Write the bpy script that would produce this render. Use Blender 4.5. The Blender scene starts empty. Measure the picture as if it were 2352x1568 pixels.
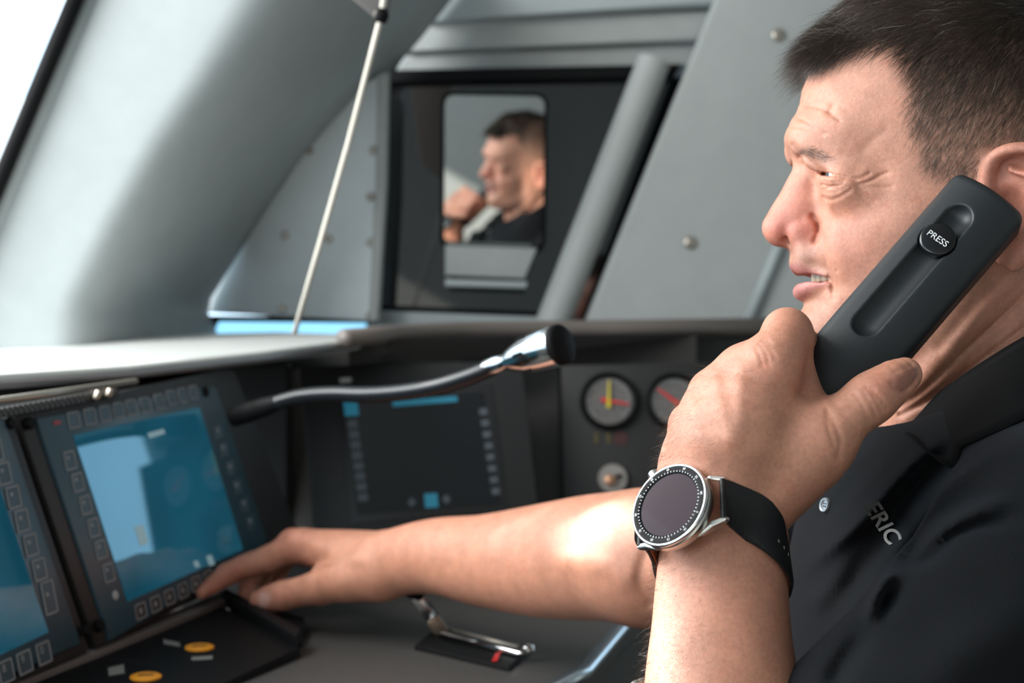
import bpy, bmesh, math, random
import numpy as np
from mathutils import Vector, Matrix
from mathutils.bvhtree import BVHTree

# ------------------------------------------------------------------ camera
FPX = 3267.0                      # focal length in pixels of the 2352 px wide frame (50 mm on 36 mm)
CAM = np.array([0.0, 0.0, 1.25])
scene = bpy.context.scene
COL = scene.collection
cam_data = bpy.data.cameras.new('camera')
cam_data.sensor_width = 36.0
cam_data.lens = 36.0 * FPX / 2352.0
cam_data.clip_start = 0.02
cam_data.dof.use_dof = True
cam_data.dof.focus_distance = 0.788
cam_data.dof.aperture_fstop = 8.0
cam = bpy.data.objects.new('camera', cam_data)
COL.objects.link(cam)
cam.location = CAM
cam.rotation_euler = (math.pi / 2, 0, 0)
scene.camera = cam

# ------------------------------------------------------------------ view
scene.view_settings.view_transform = 'Standard'
scene.view_settings.look = 'None'
scene.view_settings.gamma = 1.0
scene.view_settings.use_curve_mapping = False
scene.view_settings.exposure = 0.0

# ------------------------------------------------------------------ world: hazy bright sky
world = bpy.data.worlds.new('sky')
scene.world = world
world.use_nodes = True
wn = world.node_tree.nodes
wl = world.node_tree.links
bg = wn['Background']
bg.inputs['Color'].default_value = (0.62, 0.83, 1.0, 1)
bg.inputs['Strength'].default_value = 3.0

# ------------------------------------------------------------------ lights
def add_area(name, loc, target, sx, sy, power, col):
    d = bpy.data.lights.new(name, 'AREA')
    d.shape = 'RECTANGLE'; d.size = sx; d.size_y = sy; d.energy = power; d.color = col
    o = bpy.data.objects.new(name, d); COL.objects.link(o)
    o.location = loc
    o.rotation_euler = (Vector(target) - Vector(loc)).to_track_quat('-Z', 'Y').to_euler()
    return o
sun_data = bpy.data.lights.new('sun', 'SUN')
sun_data.energy = 9.5
sun_data.angle = 0.012
sun_data.color = (1.0, 0.93, 0.84)
sun = bpy.data.objects.new('sun', sun_data); COL.objects.link(sun)
SUN_DIR = Vector((-1.035, 1.0, 0.60)).normalized()      # towards the sun
sun.rotation_euler = SUN_DIR.to_track_quat('Z', 'Y').to_euler()
add_area('windscreen_daylight', (-1.10, 0.95, 1.95), (0.15, 0.90, 1.25), 1.5, 0.80, 48.0, (1.0, 0.98, 0.95))
add_area('side_window_daylight', (-1.10, -0.93, 1.55), (0.0, 1.0, 1.25), 0.8, 0.7, 6.5, (1.0, 0.99, 0.97))

# ------------------------------------------------------------------ helpers
def P(px, py, Y):
    """Point at depth Y (metres in front of the camera) seen at photograph pixel px, py."""
    return np.array([CAM[0] + (px - 1176.0) / FPX * Y, Y, CAM[2] - (py - 784.0) / FPX * Y])

def V(p):
    return Vector((float(p[0]), float(p[1]), float(p[2])))

def unit(v):
    v = np.asarray(v, float)
    return v / np.linalg.norm(v)

def link(name, me, mat=None, parent=None, smooth=True):
    o = bpy.data.objects.new(name, me)
    COL.objects.link(o)
    if mat is not None:
        me.materials.append(mat)
    if smooth and len(me.polygons):
        me.polygons.foreach_set('use_smooth', [True] * len(me.polygons))
    if parent is not None:
        o.parent = parent
        o.matrix_parent_inverse = Matrix.Translation(-parent.location) if parent.type == 'EMPTY' and parent.rotation_euler[:] == (0, 0, 0) else parent.matrix_basis.inverted()
    return o

def mesh_np(name, verts, faces):
    me = bpy.data.meshes.new(name)
    me.from_pydata([tuple(map(float, v)) for v in verts], [], [tuple(int(i) for i in f) for f in faces])
    me.update()
    return me

def tag(o, label=None, cat=None, group=None, kind=None):
    if label: o['label'] = label
    if cat: o['category'] = cat
    if group: o['group'] = group
    if kind: o['kind'] = kind
    return o

def empty(name, loc, label=None, cat=None, group=None):
    o = bpy.data.objects.new(name, None)
    COL.objects.link(o)
    o.location = V(loc)
    o.empty_display_size = 0.05
    return tag(o, label, cat, group)

def obj_bm(name, bm, mat, parent=None, smooth=False, auto=None):
    me = bpy.data.meshes.new(name)
    bm.normal_update()
    bm.to_mesh(me); bm.free()
    o = link(name, me, mat, parent, smooth)
    if auto is not None:
        me.polygons.foreach_set('use_smooth', [True] * len(me.polygons))
        me.set_sharp_from_angle(angle=math.radians(auto))
    return o

def frame_from(x, y_hint):
    x = unit(x); z = unit(np.cross(x, y_hint)); y = np.cross(z, x)
    return x, y, z

def bm_box(bm, c, ax, ay, az, sx, sy, sz, bevel=0.0, seg=2):
    """Box with centre c, unit axes and full sizes; edges rounded."""
    c = np.asarray(c, float)
    vs = []
    for i in (-1, 1):
        for j in (-1, 1):
            for k in (-1, 1):
                vs.append(bm.verts.new(V(c + ax * sx / 2 * i + ay * sy / 2 * j + az * sz / 2 * k)))
    fs = []
    for q in ((0, 1, 3, 2), (4, 6, 7, 5), (0, 4, 5, 1), (2, 3, 7, 6), (0, 2, 6, 4), (1, 5, 7, 3)):
        fs.append(bm.faces.new([vs[i] for i in q]))
    bmesh.ops.recalc_face_normals(bm, faces=fs)
    if bevel > 0:
        es = list({e for f in fs for e in f.edges})
        bmesh.ops.bevel(bm, geom=es, offset=bevel, segments=seg, affect='EDGES', profile=0.5)
    return bm

def bm_prism(bm, pts, d, bevel=0.0, seg=2):
    """Closed polygon pts (3-D, planar enough) extruded by vector d; rounded rims."""
    d = np.asarray(d, float)
    a = [bm.verts.new(V(p)) for p in pts]
    b = [bm.verts.new(V(np.asarray(p) + d)) for p in pts]
    fs = [bm.faces.new(a), bm.faces.new(b[::-1])]
    n = len(pts)
    for i in range(n):
        fs.append(bm.faces.new([a[i], b[i], b[(i + 1) % n], a[(i + 1) % n]]))
    bmesh.ops.recalc_face_normals(bm, faces=fs)
    if bevel > 0:
        es = list({e for f in fs[:2] for e in f.edges})
        bmesh.ops.bevel(bm, geom=es, offset=bevel, segments=seg, affect='EDGES', profile=0.5, clamp_overlap=True)
    return bm

def catmull(pts, n):
    """Smooth resampling of control rows (k, m) to n rows."""
    p = np.asarray(pts, float)
    k = len(p)
    ext = np.vstack([2 * p[0] - p[1], p, 2 * p[-1] - p[-2]])
    t = np.linspace(0, k - 1, n)
    i = np.minimum(t.astype(int), k - 2); f = (t - i)[:, None]
    p0, p1, p2, p3 = ext[i], ext[i + 1], ext[i + 2], ext[i + 3]
    return 0.5 * ((2 * p1) + (-p0 + p2) * f + (2 * p0 - 5 * p1 + 4 * p2 - p3) * f ** 2 + (-p0 + 3 * p1 - 3 * p2 + p3) * f ** 3)

def bm_tube(bm, pts, rad, sides=16, caps=True):
    """Round tube through points with radii."""
    pts = np.asarray(pts, float); n = len(pts)
    rad = np.full(n, rad) if np.isscalar(rad) else np.asarray(rad, float)
    tan = np.gradient(pts, axis=0)
    ref = np.array([0, 0, 1.0])
    if abs(np.dot(unit(tan[0]), ref)) > 0.9: ref = np.array([1.0, 0, 0])
    rings = []
    nrm = unit(np.cross(tan[0], ref))
    for i in range(n):
        t = unit(tan[i]); nrm = unit(nrm - t * np.dot(nrm, t)); b = np.cross(t, nrm)
        rings.append([bm.verts.new(V(pts[i] + rad[i] * (math.cos(a) * nrm + math.sin(a) * b))) for a in np.linspace(0, 2 * math.pi, sides, endpoint=False)])
    fs = []
    for i in range(n - 1):
        for j in range(sides):
            fs.append(bm.faces.new([rings[i][j], rings[i][(j + 1) % sides], rings[i + 1][(j + 1) % sides], rings[i + 1][j]]))
    if caps:
        fs.append(bm.faces.new(rings[0][::-1])); fs.append(bm.faces.new(rings[-1]))
    bmesh.ops.recalc_face_normals(bm, faces=fs)
    return bm

def bm_lathe(bm, c, axis, prof, sides=32, xref=(1, 0, 0.01)):
    """Surface of revolution: prof = [(radius, height along axis)]."""
    axis = unit(axis); xr = unit(np.asarray(xref, float) - axis * np.dot(xref, axis)); yr = np.cross(axis, xr)
    c = np.asarray(c, float)
    rings = []
    for r, h in prof:
        if r < 1e-6:
            rings.append([bm.verts.new(V(c + axis * h))])
        else:
            rings.append([bm.verts.new(V(c + axis * h + r * (math.cos(a) * xr + math.sin(a) * yr))) for a in np.linspace(0, 2 * math.pi, sides, endpoint=False)])
    fs = []
    for A, B in zip(rings[:-1], rings[1:]):
        if len(A) == 1 and len(B) == 1: continue
        for j in range(sides):
            k = (j + 1) % sides
            if len(A) == 1: fs.append(bm.faces.new([A[0], B[k], B[j]]))
            elif len(B) == 1: fs.append(bm.faces.new([A[j], A[k], B[0]]))
            else: fs.append(bm.faces.new([A[j], A[k], B[k], B[j]]))
    bmesh.ops.recalc_face_normals(bm, faces=fs)
    return bm

def text_obj(name, s, c, ax, ay, height, depth, mat, parent, bold=0.0, squeeze=1.0):
    """Lettering as thin mesh lying in the plane ax, ay; centred on c."""
    cu = bpy.data.curves.new(name, 'FONT')
    cu.body = s; cu.align_x = 'CENTER'; cu.align_y = 'CENTER'; cu.size = height / 0.7; cu.extrude = depth / 2; cu.offset = bold
    cu.resolution_u = 6
    tmp = bpy.data.objects.new(name, cu); COL.objects.link(tmp)
    bpy.context.view_layer.update()
    me = bpy.data.meshes.new_from_object(tmp.evaluated_get(bpy.context.evaluated_depsgraph_get()))
    bpy.data.objects.remove(tmp)
    az = np.cross(ax, ay)
    M = Matrix(((ax[0] * squeeze, ay[0], az[0], c[0]), (ax[1] * squeeze, ay[1], az[1], c[1]), (ax[2] * squeeze, ay[2], az[2], c[2]), (0, 0, 0, 1)))
    me.transform(M)
    return link(name, me, mat, parent, smooth=False)

# ------------------------------------------------------------------ materials
def mat_new(name, col, rough=0.5, metal=0.0, spec=0.5, noise=0.0, nscale=60.0, bump=0.0, bscale=400.0, emit=None, estr=0.0, coat=0.0, sheen=0.0):
    m = bpy.data.materials.new(name); m.use_nodes = True
    nt = m.node_tree; N = nt.nodes; L = nt.links
    b = N['Principled BSDF']
    b.inputs['Roughness'].default_value = rough
    b.inputs['Metallic'].default_value = metal
    b.inputs['Specular IOR Level'].default_value = spec
    b.inputs['Base Color'].default_value = (*col, 1)
    if coat: b.inputs['Coat Weight'].default_value = coat; b.inputs['Coat Roughness'].default_value = 0.05
    if sheen: b.inputs['Sheen Weight'].default_value = sheen
    tc = N.new('ShaderNodeTexCoord')
    if noise > 0:
        n1 = N.new('ShaderNodeTexNoise'); n1.inputs['Scale'].default_value = nscale; n1.inputs['Detail'].default_value = 4
        L.new(tc.outputs['Object'], n1.inputs['Vector'])
        mx = N.new('ShaderNodeMix'); mx.data_type = 'RGBA'; mx.blend_type = 'MULTIPLY'
        mx.inputs['Factor'].default_value = 1.0
        rmp = N.new('ShaderNodeMapRange'); rmp.inputs['From Min'].default_value = 0.3; rmp.inputs['From Max'].default_value = 0.7
        rmp.inputs['To Min'].default_value = 1 - noise; rmp.inputs['To Max'].default_value = 1 + noise
        L.new(n1.outputs['Fac'], rmp.inputs['Value'])
        mx.inputs['A'].default_value = (*col, 1)
        L.new(rmp.outputs['Result'], mx.inputs['B'])
        L.new(mx.outputs['Result'], b.inputs['Base Color'])
    if bump > 0:
        n2 = N.new('ShaderNodeTexNoise'); n2.inputs['Scale'].default_value = bscale; n2.inputs['Detail'].default_value = 3
        L.new(tc.outputs['Object'], n2.inputs['Vector'])
        bp = N.new('ShaderNodeBump'); bp.inputs['Strength'].default_value = bump; bp.inputs['Distance'].default_value = 0.0006
        L.new(n2.outputs['Fac'], bp.inputs['Height']); L.new(bp.outputs['Normal'], b.inputs['Normal'])
    if emit is not None:
        b.inputs['Emission Color'].default_value = (*emit, 1); b.inputs['Emission Strength'].default_value = estr
    return m
# ------------------------------------------------------------------ sculpting with signed distance fields
import openvdb

def seg_dist(p, pts, rad):
    """Distance of points p (n,3) to a polyline with radii (round cones, approximate)."""
    p = p.astype(np.float32); pts = np.asarray(pts, np.float32); rad = np.asarray(rad, np.float32)
    A = pts[:-1]; D = pts[1:] - A; L = np.maximum((D * D).sum(1), 1e-12)
    idx = range(len(A))
    if len(A) > 2 and 8 < len(p) <= 9000:            # a small block: keep only the segments that can be nearest inside it
        c = 0.5 * (p.min(0) + p.max(0)); R = 0.5 * float(np.linalg.norm(p.max(0) - p.min(0)))
        t = np.clip(((c - A) * D).sum(1) / L, 0, 1)
        dc = np.linalg.norm(c - A - t[:, None] * D, axis=1) - (rad[:-1] + (rad[1:] - rad[:-1]) * t)
        idx = np.nonzero(dc < dc.min() + 2 * R + 0.002)[0]
    best = None
    for i in idx:
        q = p - A[i]
        t = np.clip((q @ D[i]) / L[i], 0, 1)
        q = q - t[:, None] * D[i]
        d = np.sqrt(np.einsum('ij,ij->i', q, q)) - (rad[i] + (rad[i + 1] - rad[i]) * t)
        best = d if best is None else np.minimum(best, d)
    return best

class Prim:
    __slots__ = ('op', 'k', 'f', 'amp', 'r')

class Field:
    """Ordered list of smooth unions, subtractions and bumps."""
    def __init__(self, fold=None):
        self.pr = []; self.fold = fold
    def add(self, op, f, k=0.004, amp=0.0, r=0.0):
        q = Prim(); q.op = op; q.f = f; q.k = k; q.amp = amp; q.r = r
        self.pr.append(q)
    def ell(self, c, radii, axes=None, k=0.004, op='u'):
        c = np.asarray(c, float); r = np.asarray(radii, float)
        A = np.eye(3) if axes is None else np.array([unit(x) for x in axes])
        def f(p):
            q = (p - c) @ A.T
            k0 = np.sqrt(((q / r) ** 2).sum(1)); k1 = np.sqrt(((q / r ** 2) ** 2).sum(1))
            return np.where(k1 > 1e-9, k0 * (k0 - 1) / np.maximum(k1, 1e-9), -r.min())
        self.add(op, f, k)
    def tube(self, pts, rad, k=0.004, op='u', n=None, squash=None):
        """Tube through rows of points; squash = (axis, factor) flattens the section along an axis."""
        pts = np.asarray(pts, float); rad = np.full(len(pts), rad) if np.isscalar(rad) else np.asarray(rad, float)
        if n:
            R = catmull(np.hstack([pts, rad[:, None]]), n); pts, rad = R[:, :3], R[:, 3]
        if squash is None:
            f = lambda p: seg_dist(p, pts, rad)
        else:
            ax = unit(squash[0]); fac = squash[1]
            S = np.eye(3) + (1 / fac - 1) * np.outer(ax, ax)
            ps = pts @ S
            f = lambda p: seg_dist(p @ S, ps, rad) * (1.0 if fac >= 1 else fac ** 0.5)
        self.add(op, f, k)
    def bump(self, pts, r, amp, n=None):
        """Raise (amp>0) or press in (amp<0) the surface along a polyline with a soft edge of radius r."""
        pts = np.asarray(pts, float)
        if pts.ndim == 1: pts = np.array([pts, pts + 1e-5])
        if n: pts = catmull(pts, n)
        rad = np.zeros(len(pts))
        self.add('b', lambda p: seg_dist(p, pts, rad), 3 * r, amp, r)
    def eval(self, p, sel=None, raw=None):
        if self.fold is not None: p = self.fold(p)
        d = None
        for i, q in enumerate(self.pr):
            if sel is not None and not sel[i]: continue
            x = q.f(p)
            if raw is not None: raw[:, i] = x
            if d is None:
                d = x.astype(np.float32) if q.op == 'u' else np.full(len(p), 1e3, np.float32)
                continue
            if q.op == 'u':
                h = np.maximum(q.k - np.abs(d - x), 0) / q.k
                d = np.minimum(d, x) - h * h * q.k * 0.25
            elif q.op == 's':
                h = np.maximum(q.k - np.abs(d + x), 0) / q.k
                d = np.maximum(d, -x) + h * h * q.k * 0.25
            elif q.op == 'i':
                h = np.maximum(q.k - np.abs(d - x), 0) / q.k
                d = np.maximum(d, x) + h * h * q.k * 0.25
            else:
                d = d - q.amp * np.exp(-(x / q.r) ** 2)
        return d

def sculpt(F, lo, hi, h, B=10):
    """Turn a field into a quad mesh: narrow-band blocks of B voxels of size h in an OpenVDB grid."""
    lo = np.asarray(lo, float); hi = np.asarray(hi, float)
    nb = np.ceil((hi - lo) / (B * h)).astype(int)
    g = np.stack(np.meshgrid(*[np.arange(n) for n in nb], indexing='ij'), -1).reshape(-1, 3)
    cen = lo + (g + 0.5) * (B * h)
    R = B * h * 0.87
    raw = np.empty((len(g), len(F.pr)), np.float32)
    dc = np.empty(len(g), np.float32)
    for s in range(0, len(g), 60000):
        dc[s:s + 60000] = F.eval(cen[s:s + 60000], raw=raw[s:s + 60000])
    kk = np.array([q.k for q in F.pr])
    grid = openvdb.FloatGrid(0.05)
    loc = np.stack(np.meshgrid(*[np.arange(B)] * 3, indexing='ij'), -1).reshape(-1, 3) * h
    act = np.abs(dc) < R * 1.25 + 0.0015
    for i in np.nonzero(~act & (dc < 0))[0]:
        ijk = [int(v) for v in g[i] * B]
        grid.fill(ijk, [v + B - 1 for v in ijk], -0.05)
    first = next(i for i, q in enumerate(F.pr) if q.op == 'u')
    ai = np.nonzero(act)[0]
    key = (g[ai] // 2) @ np.array([1 << 40, 1 << 20, 1])
    order = np.argsort(key, kind='stable'); ai = ai[order]; key = key[order]
    cut = np.r_[0, np.nonzero(np.diff(key))[0] + 1, len(ai)]
    for s in range(len(cut) - 1):                                  # neighbouring blocks are evaluated together
        ids = ai[cut[s]:cut[s + 1]]
        sel = (raw[ids] < R * 1.3 + kk + 0.002).any(0); sel[first] = True
        d = F.eval((lo + g[ids][:, None] * (B * h) + loc[None]).reshape(-1, 3), sel)
        d = np.clip(d, -0.05, 0.05).reshape(len(ids), B, B, B).astype(np.float32)
        for j, i in enumerate(ids):
            grid.copyFromArray(d[j], ijk=[int(v) for v in g[i] * B])
    pts, quads = grid.convertToQuads(0.0)
    return lo + pts.astype(float) * h, quads

def mesh_quads(name, v, q):
    me = bpy.data.meshes.new(name)
    nv, nf = len(v), len(q)
    me.vertices.add(nv); me.vertices.foreach_set('co', np.asarray(v, np.float32).ravel())
    me.loops.add(nf * 4); me.loops.foreach_set('vertex_index', np.asarray(q, np.int32).ravel())
    me.polygons.add(nf)
    me.polygons.foreach_set('loop_start', np.arange(0, nf * 4, 4, dtype=np.int32))
    me.polygons.foreach_set('use_smooth', np.ones(nf, bool))
    me.update(calc_edges=True); me.validate()
    return me

def keep_biggest(v, q):
    """Drop crumbs: keep the largest connected shell."""
    lab = np.arange(len(v))
    for _ in range(400):
        m = lab[q].min(1)
        new = lab.copy()
        np.minimum.at(new, q.ravel(), np.repeat(m, 4))
        new = new[new]
        if (new == lab).all(): break
        lab = new
    u, c = np.unique(lab, return_counts=True)
    ok = lab == u[c.argmax()]
    idx = np.cumsum(ok) - 1
    return v[ok], idx[q[ok[q].all(1)]]

def taubin(v, q, it=2, lam=0.5, mu=-0.53):
    """Light smoothing that keeps volume."""
    e = np.vstack([q[:, [0, 1]], q[:, [1, 2]], q[:, [2, 3]], q[:, [3, 0]]])
    deg = np.bincount(e[:, 0], minlength=len(v)) + np.bincount(e[:, 1], minlength=len(v))
    for _ in range(it):
        for f in (lam, mu):
            s = np.zeros_like(v)
            for k in range(3):
                s[:, k] = np.bincount(e[:, 0], v[e[:, 1], k], len(v)) + np.bincount(e[:, 1], v[e[:, 0], k], len(v))
            v = v + f * (s / np.maximum(deg, 1)[:, None] - v)
    return v

# ================================================================== the cab: shell
M_WALL = mat_new('grey_cab_paint', (0.345, 0.360, 0.348), 0.55, spec=0.35, noise=0.03, nscale=25, bump=0.10, bscale=700)
M_WALL2 = mat_new('grey_cab_paint_cool', (0.355, 0.390, 0.392), 0.5, spec=0.35, noise=0.03, nscale=25, bump=0.10, bscale=700)
M_RUBBER = mat_new('black_rubber', (0.006, 0.006, 0.0065), 0.6, spec=0.10)
M_DARK = mat_new('dark_plastic', (0.012, 0.0115, 0.0112), 0.55, spec=0.4, bump=0.15, bscale=900)
M_DARK2 = mat_new('anthracite_panel', (0.030, 0.027, 0.025), 0.6, spec=0.35, noise=0.05, bump=0.2, bscale=900)
M_TAUPE = mat_new('taupe_panel', (0.135, 0.122, 0.105), 0.6, spec=0.35, noise=0.05, bump=0.2, bscale=700)
M_DESK = mat_new('desk_laminate', (0.048, 0.045, 0.042), 0.55, spec=0.4, noise=0.06, nscale=60, bump=0.25, bscale=600)
M_SCREW = mat_new('screw', (0.40, 0.36, 0.31), 0.4, metal=0.7)
M_CORD = mat_new('cord', (0.62, 0.58, 0.50), 0.8, bump=0.4, bscale=900)
M_FLOOR = mat_new('floor_rubber', (0.05, 0.05, 0.052), 0.8, noise=0.1)
def struct(name, bm, mat, smooth=False, auto=None):
    return tag(obj_bm(name, bm, mat, None, smooth, auto), kind='structure')
X1, Y1, Z1 = np.eye(3)
def slab(name, x0, x1, y0, y1, z0, z1, mat):
    bm = bmesh.new(); bm_box(bm, ((x0 + x1) / 2, (y0 + y1) / 2, (z0 + z1) / 2), X1, Y1, Z1, x1 - x0, y1 - y0, z1 - z0)
    return struct(name, bm, mat)
def panel(name, px, Y, th, mat, bevel=0.004, parent=None, tilt=None):
    """Flat sheet whose outline is given as pixels at depth Y, with thickness away from the camera."""
    pts = [P(x, y, Y if tilt is None else Y + tilt(x, y)) for x, y in px]
    bm = bmesh.new(); bm_prism(bm, pts, (0, th, 0), bevel, 3)
    if parent is None: return struct(name, bm, mat, False, 35)
    return obj_bm(name, bm, mat, parent, False, 35)
slab('floor', -1.9, 1.7, -1.1, 2.6, -0.05, 0.0, M_FLOOR)
slab('ceiling', -0.6, 1.7, -1.1, 2.6, 2.35, 2.40, M_WALL)
slab('wall_back', 1.62, 1.70, -1.1, 2.6, 0.0, 2.35, M_WALL)
# near side wall with its window behind the photographer
for i, (x0, x1, z0, z1) in enumerate(((-1.9, 1.62, 0.0, 1.15), (-1.9, -1.55, 1.15, 2.35), (-0.65, 1.62, 1.15, 2.35), (-1.55, -0.65, 1.95, 2.35))):
    slab('wall_near', x0, x1, -1.06, -1.0, z0, z1, M_WALL)
# far side wall: lower part, above, and round the windows
YW = 2.30
slab('wall_far', -0.26, 1.62, YW + 0.16, YW + 0.22, 0.0, 0.98, M_WALL)
slab('wall_far', -1.9, -0.26, YW + 0.16, YW + 0.22, 0.0, 1.235, M_WALL)
slab('wall_front_corner', -1.40, -1.34, 1.45, 2.46, 0.0, 1.20, M_WALL)
slab('wall_far', -0.9, 1.62, YW + 0.16, YW + 0.22, 1.86, 2.35, M_WALL)
slab('wall_far', 1.25, 1.62, YW + 0.16, YW + 0.22, 0.98, 1.86, M_WALL)
slab('wall_far', -0.26, 0.52, YW + 0.24, YW + 0.30, 0.98, 1.90, M_RUBBER)
# front wall below the windscreen, visor added unseen to shade face and chest
slab('wall_front', -1.40, -1.34, -1.1, 1.45, 0.0, 1.12, M_WALL)
bm = bmesh.new(); bm_prism(bm, [np.array(q) for q in ((-0.84, 2.02, 1.71), (-0.84, 2.02, 2.33), (-1.50, 2.02, 2.33), (-1.50, 2.02, 1.902), (-1.14, 2.02, 1.902), (-1.14, 2.02, 1.71))], (0, 0.008, 0), 0.001)
tag(obj_bm('sun_blocker', bm, mat_new('blocker_cloth', (0.10, 0.10, 0.10), 0.9)), 'dark sun visor panel added out of view to shade the man', 'blocker')
slab('wall_far', -0.72, -0.26, YW + 0.16, YW + 0.22, 1.31, 1.95, M_WALL)
slab('ceiling_front', -1.9, -0.6, -1.1, 2.0, 2.35, 2.40, M_WALL)
# big panel right of the window
panel('wall_far_panel', [(1666, -60), (2080, -60), (2080, 800), (1318, 800), (1338, 748)], YW - 0.05, 0.05, M_WALL, 0.008)
bm = bmesh.new()
bm_tube(bm, [P(1828, 470, YW - .055), P(1712, 752, YW - .055)], 0.009, 12); struct('trim_1', bm, M_WALL2, True)
# header bands above the window
panel('trim_2', [(950, -120), (1680, -130), (1640, 8), (985, 50)], YW - 0.02, 0.10, M_WALL2, 0.006)
panel('trim_3', [(975, 50), (1640, 22), (1618, 92), (935, 118)], YW + 0.01, 0.10, M_WALL, 0.006)
panel('trim_4', [(930, 126), (1618, 98), (1600, 152), (905, 166)], YW + 0.035, 0.10, M_WALL, 0.006)
# wedge panel left of the window and its frame strip
M_WEDGE = mat_new('pale_wedge_paint', (0.66, 0.71, 0.72), 0.5, spec=0.35, noise=0.03, nscale=25, bump=0.10, bscale=700)
wedge = panel('wall_far_wedge', [(440, 706), (500, 612), (560, 520), (620, 432), (690, 340), (760, 262), (830, 198), (868, 172), (892, 163), (886, 400), (864, 738), (660, 727), (448, 716)], YW - 0.10, 0.04, M_WEDGE, 0.005, tilt=lambda x, y: (870 - x) / 430 * 0.09)
panel('trim_5', [(866, 170), (893, 163), (888, 420), (870, 738), (846, 738), (862, 420)], YW - 0.125, 0.03, M_WALL, 0.005)
panel('trim_6', [(846, 712), (1262, 728), (1262, 752), (846, 752)], YW - 0.06, 0.05, M_WALL2, 0.005)
# slanted tube in the window recess
bm = bmesh.new(); bm_tube(bm, [P(1502, 140, YW - .03), P(1262, 760, YW - .06)], 0.0265, 32)
tag(obj_bm('window_tube', bm, M_WALL, None, True, 50), 'grey slanted round tube at the edge of the dark side window', 'tube')
# driver's side window behind the man: frame, mullion and clear pane
for nm, x0, x1, z0, z1 in (('window_3', 0.60, 0.66, 0.96, 1.90), ('window_3', 1.21, 1.27, 0.96, 1.90), ('window_3', 0.60, 1.27, 0.96, 1.02), ('window_3', 0.60, 1.27, 1.83, 1.90)):
    slab(nm, x0, x1, YW + 0.10, YW + 0.17, z0, z1, M_RUBBER)
# screws
def screw_at(px, py, Y, r=0.008, parent=None):
    bm = bmesh.new(); c = P(px, py, Y)
    bm_lathe(bm, c, (0, -1, 0), [(r * 1.25, 0), (r * 1.2, .0015), (r, .0030), (r * .6, .0042), (r * .55, .0030), (0, .0030)], 18)
    bm_box(bm, c + [0, -.0034, 0], X1, Y1, Z1, r * 0.9, .0012, r * .2)
    return obj_bm('screw', bm, M_SCREW, parent, True, 40)
for x, y in ((1585, 557), (1787, 80)):
    o = screw_at(x, y, YW - .052, 0.0085); o.parent = bpy.data.objects['wall_far_panel']
for x, y in ((450, 700), (575, 514), (640, 426), (710, 345), (858, 345), (852, 452), (852, 557), (755, 548), (655, 540), (648, 708), (850, 725)):
    o = screw_at(x, y, YW - .102 + (870 - x) / 430 * 0.09, 0.0055); o.parent = wedge
# the window: dark tinted pane with a driving mirror behind
M_TINT = mat_new('tinted_glass', (0.009, 0.009, 0.010), 0.03, spec=1.0)
M_MIRROR = mat_new('mirror_glass', (0.62, 0.64, 0.63), 0.015, metal=1.0)
bm = bmesh.new(); bm_prism(bm, [P(885, 185, YW + .03), P(1545, 168, YW + .03), P(1330, 742, YW + .03), P(872, 725, YW + .03)], (0, 0.006, 0), 0)
struct('window_1', bm, M_TINT)
panel('window_frame', [(884, 160), (1568, 146), (1548, 178), (888, 190)], YW + 0.005, 0.06, M_RUBBER, 0.004)
panel('window_frame', [(868, 700), (1268, 716), (1268, 740), (866, 740)], YW + 0.005, 0.06, M_RUBBER, 0.004)
# mirror: turned so that it shows the driver
MCX = P(1135, 395, YW - 0.035)
def mirror_normal(src_px, img_px, src_Y):
    s = P(*src_px, src_Y); m = MCX
    v_in = unit(s - m); v_out = unit(CAM - (P(*img_px, MCX[1])))
    return unit(v_in + v_out)
MN = mirror_normal((1985, 470), (1192, 372), 0.90)
mx, my, mz = frame_from(np.cross(Z1, MN), Z1 * 1.0)
mx = unit(np.cross(Z1, MN)); my = np.cross(MN, mx)
if mx[0] < 0: mx, my = -mx, my
if my[2] < 0: my = -my
mirror = empty('driving_mirror', MCX, 'rectangular driving mirror in the dark side window showing the man in profile', 'mirror')
def rrect(w, h, r, k=6):
    out = []
    for cx, cy, a0 in ((w / 2 - r, h / 2 - r, 0), (-w / 2 + r, h / 2 - r, 90), (-w / 2 + r, -h / 2 + r, 180), (w / 2 - r, -h / 2 + r, 270)):
        for j in range(k + 1):
            a = math.radians(a0 + 90 * j / k); out.append((cx + r * math.cos(a), cy + r * math.sin(a)))
    return out
mw, mh = 228 / FPX * MCX[1], 345 / FPX * MCX[1]
bm = bmesh.new(); bm_prism(bm, [MCX + mx * a + my * b for a, b in rrect(mw, mh, 0.014)], -MN * 0.004, 0); obj_bm('mirror_glass', bm, M_MIRROR, mirror)
bm = bmesh.new(); bm_prism(bm, [MCX - MN * .003 + mx * a + my * b for a, b in rrect(mw + .012, mh + .012, 0.018)], -MN * 0.018, 0.003); obj_bm('mirror_housing', bm, M_RUBBER, mirror, False, 35)
bm = bmesh.new(); bm_tube(bm, [MCX - MN * .012, MCX - MN * .012 + Y1 * .10 + X1 * -.03], 0.012, 16); obj_bm('mirror_arm', bm, M_RUBBER, mirror, True, 40)
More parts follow.
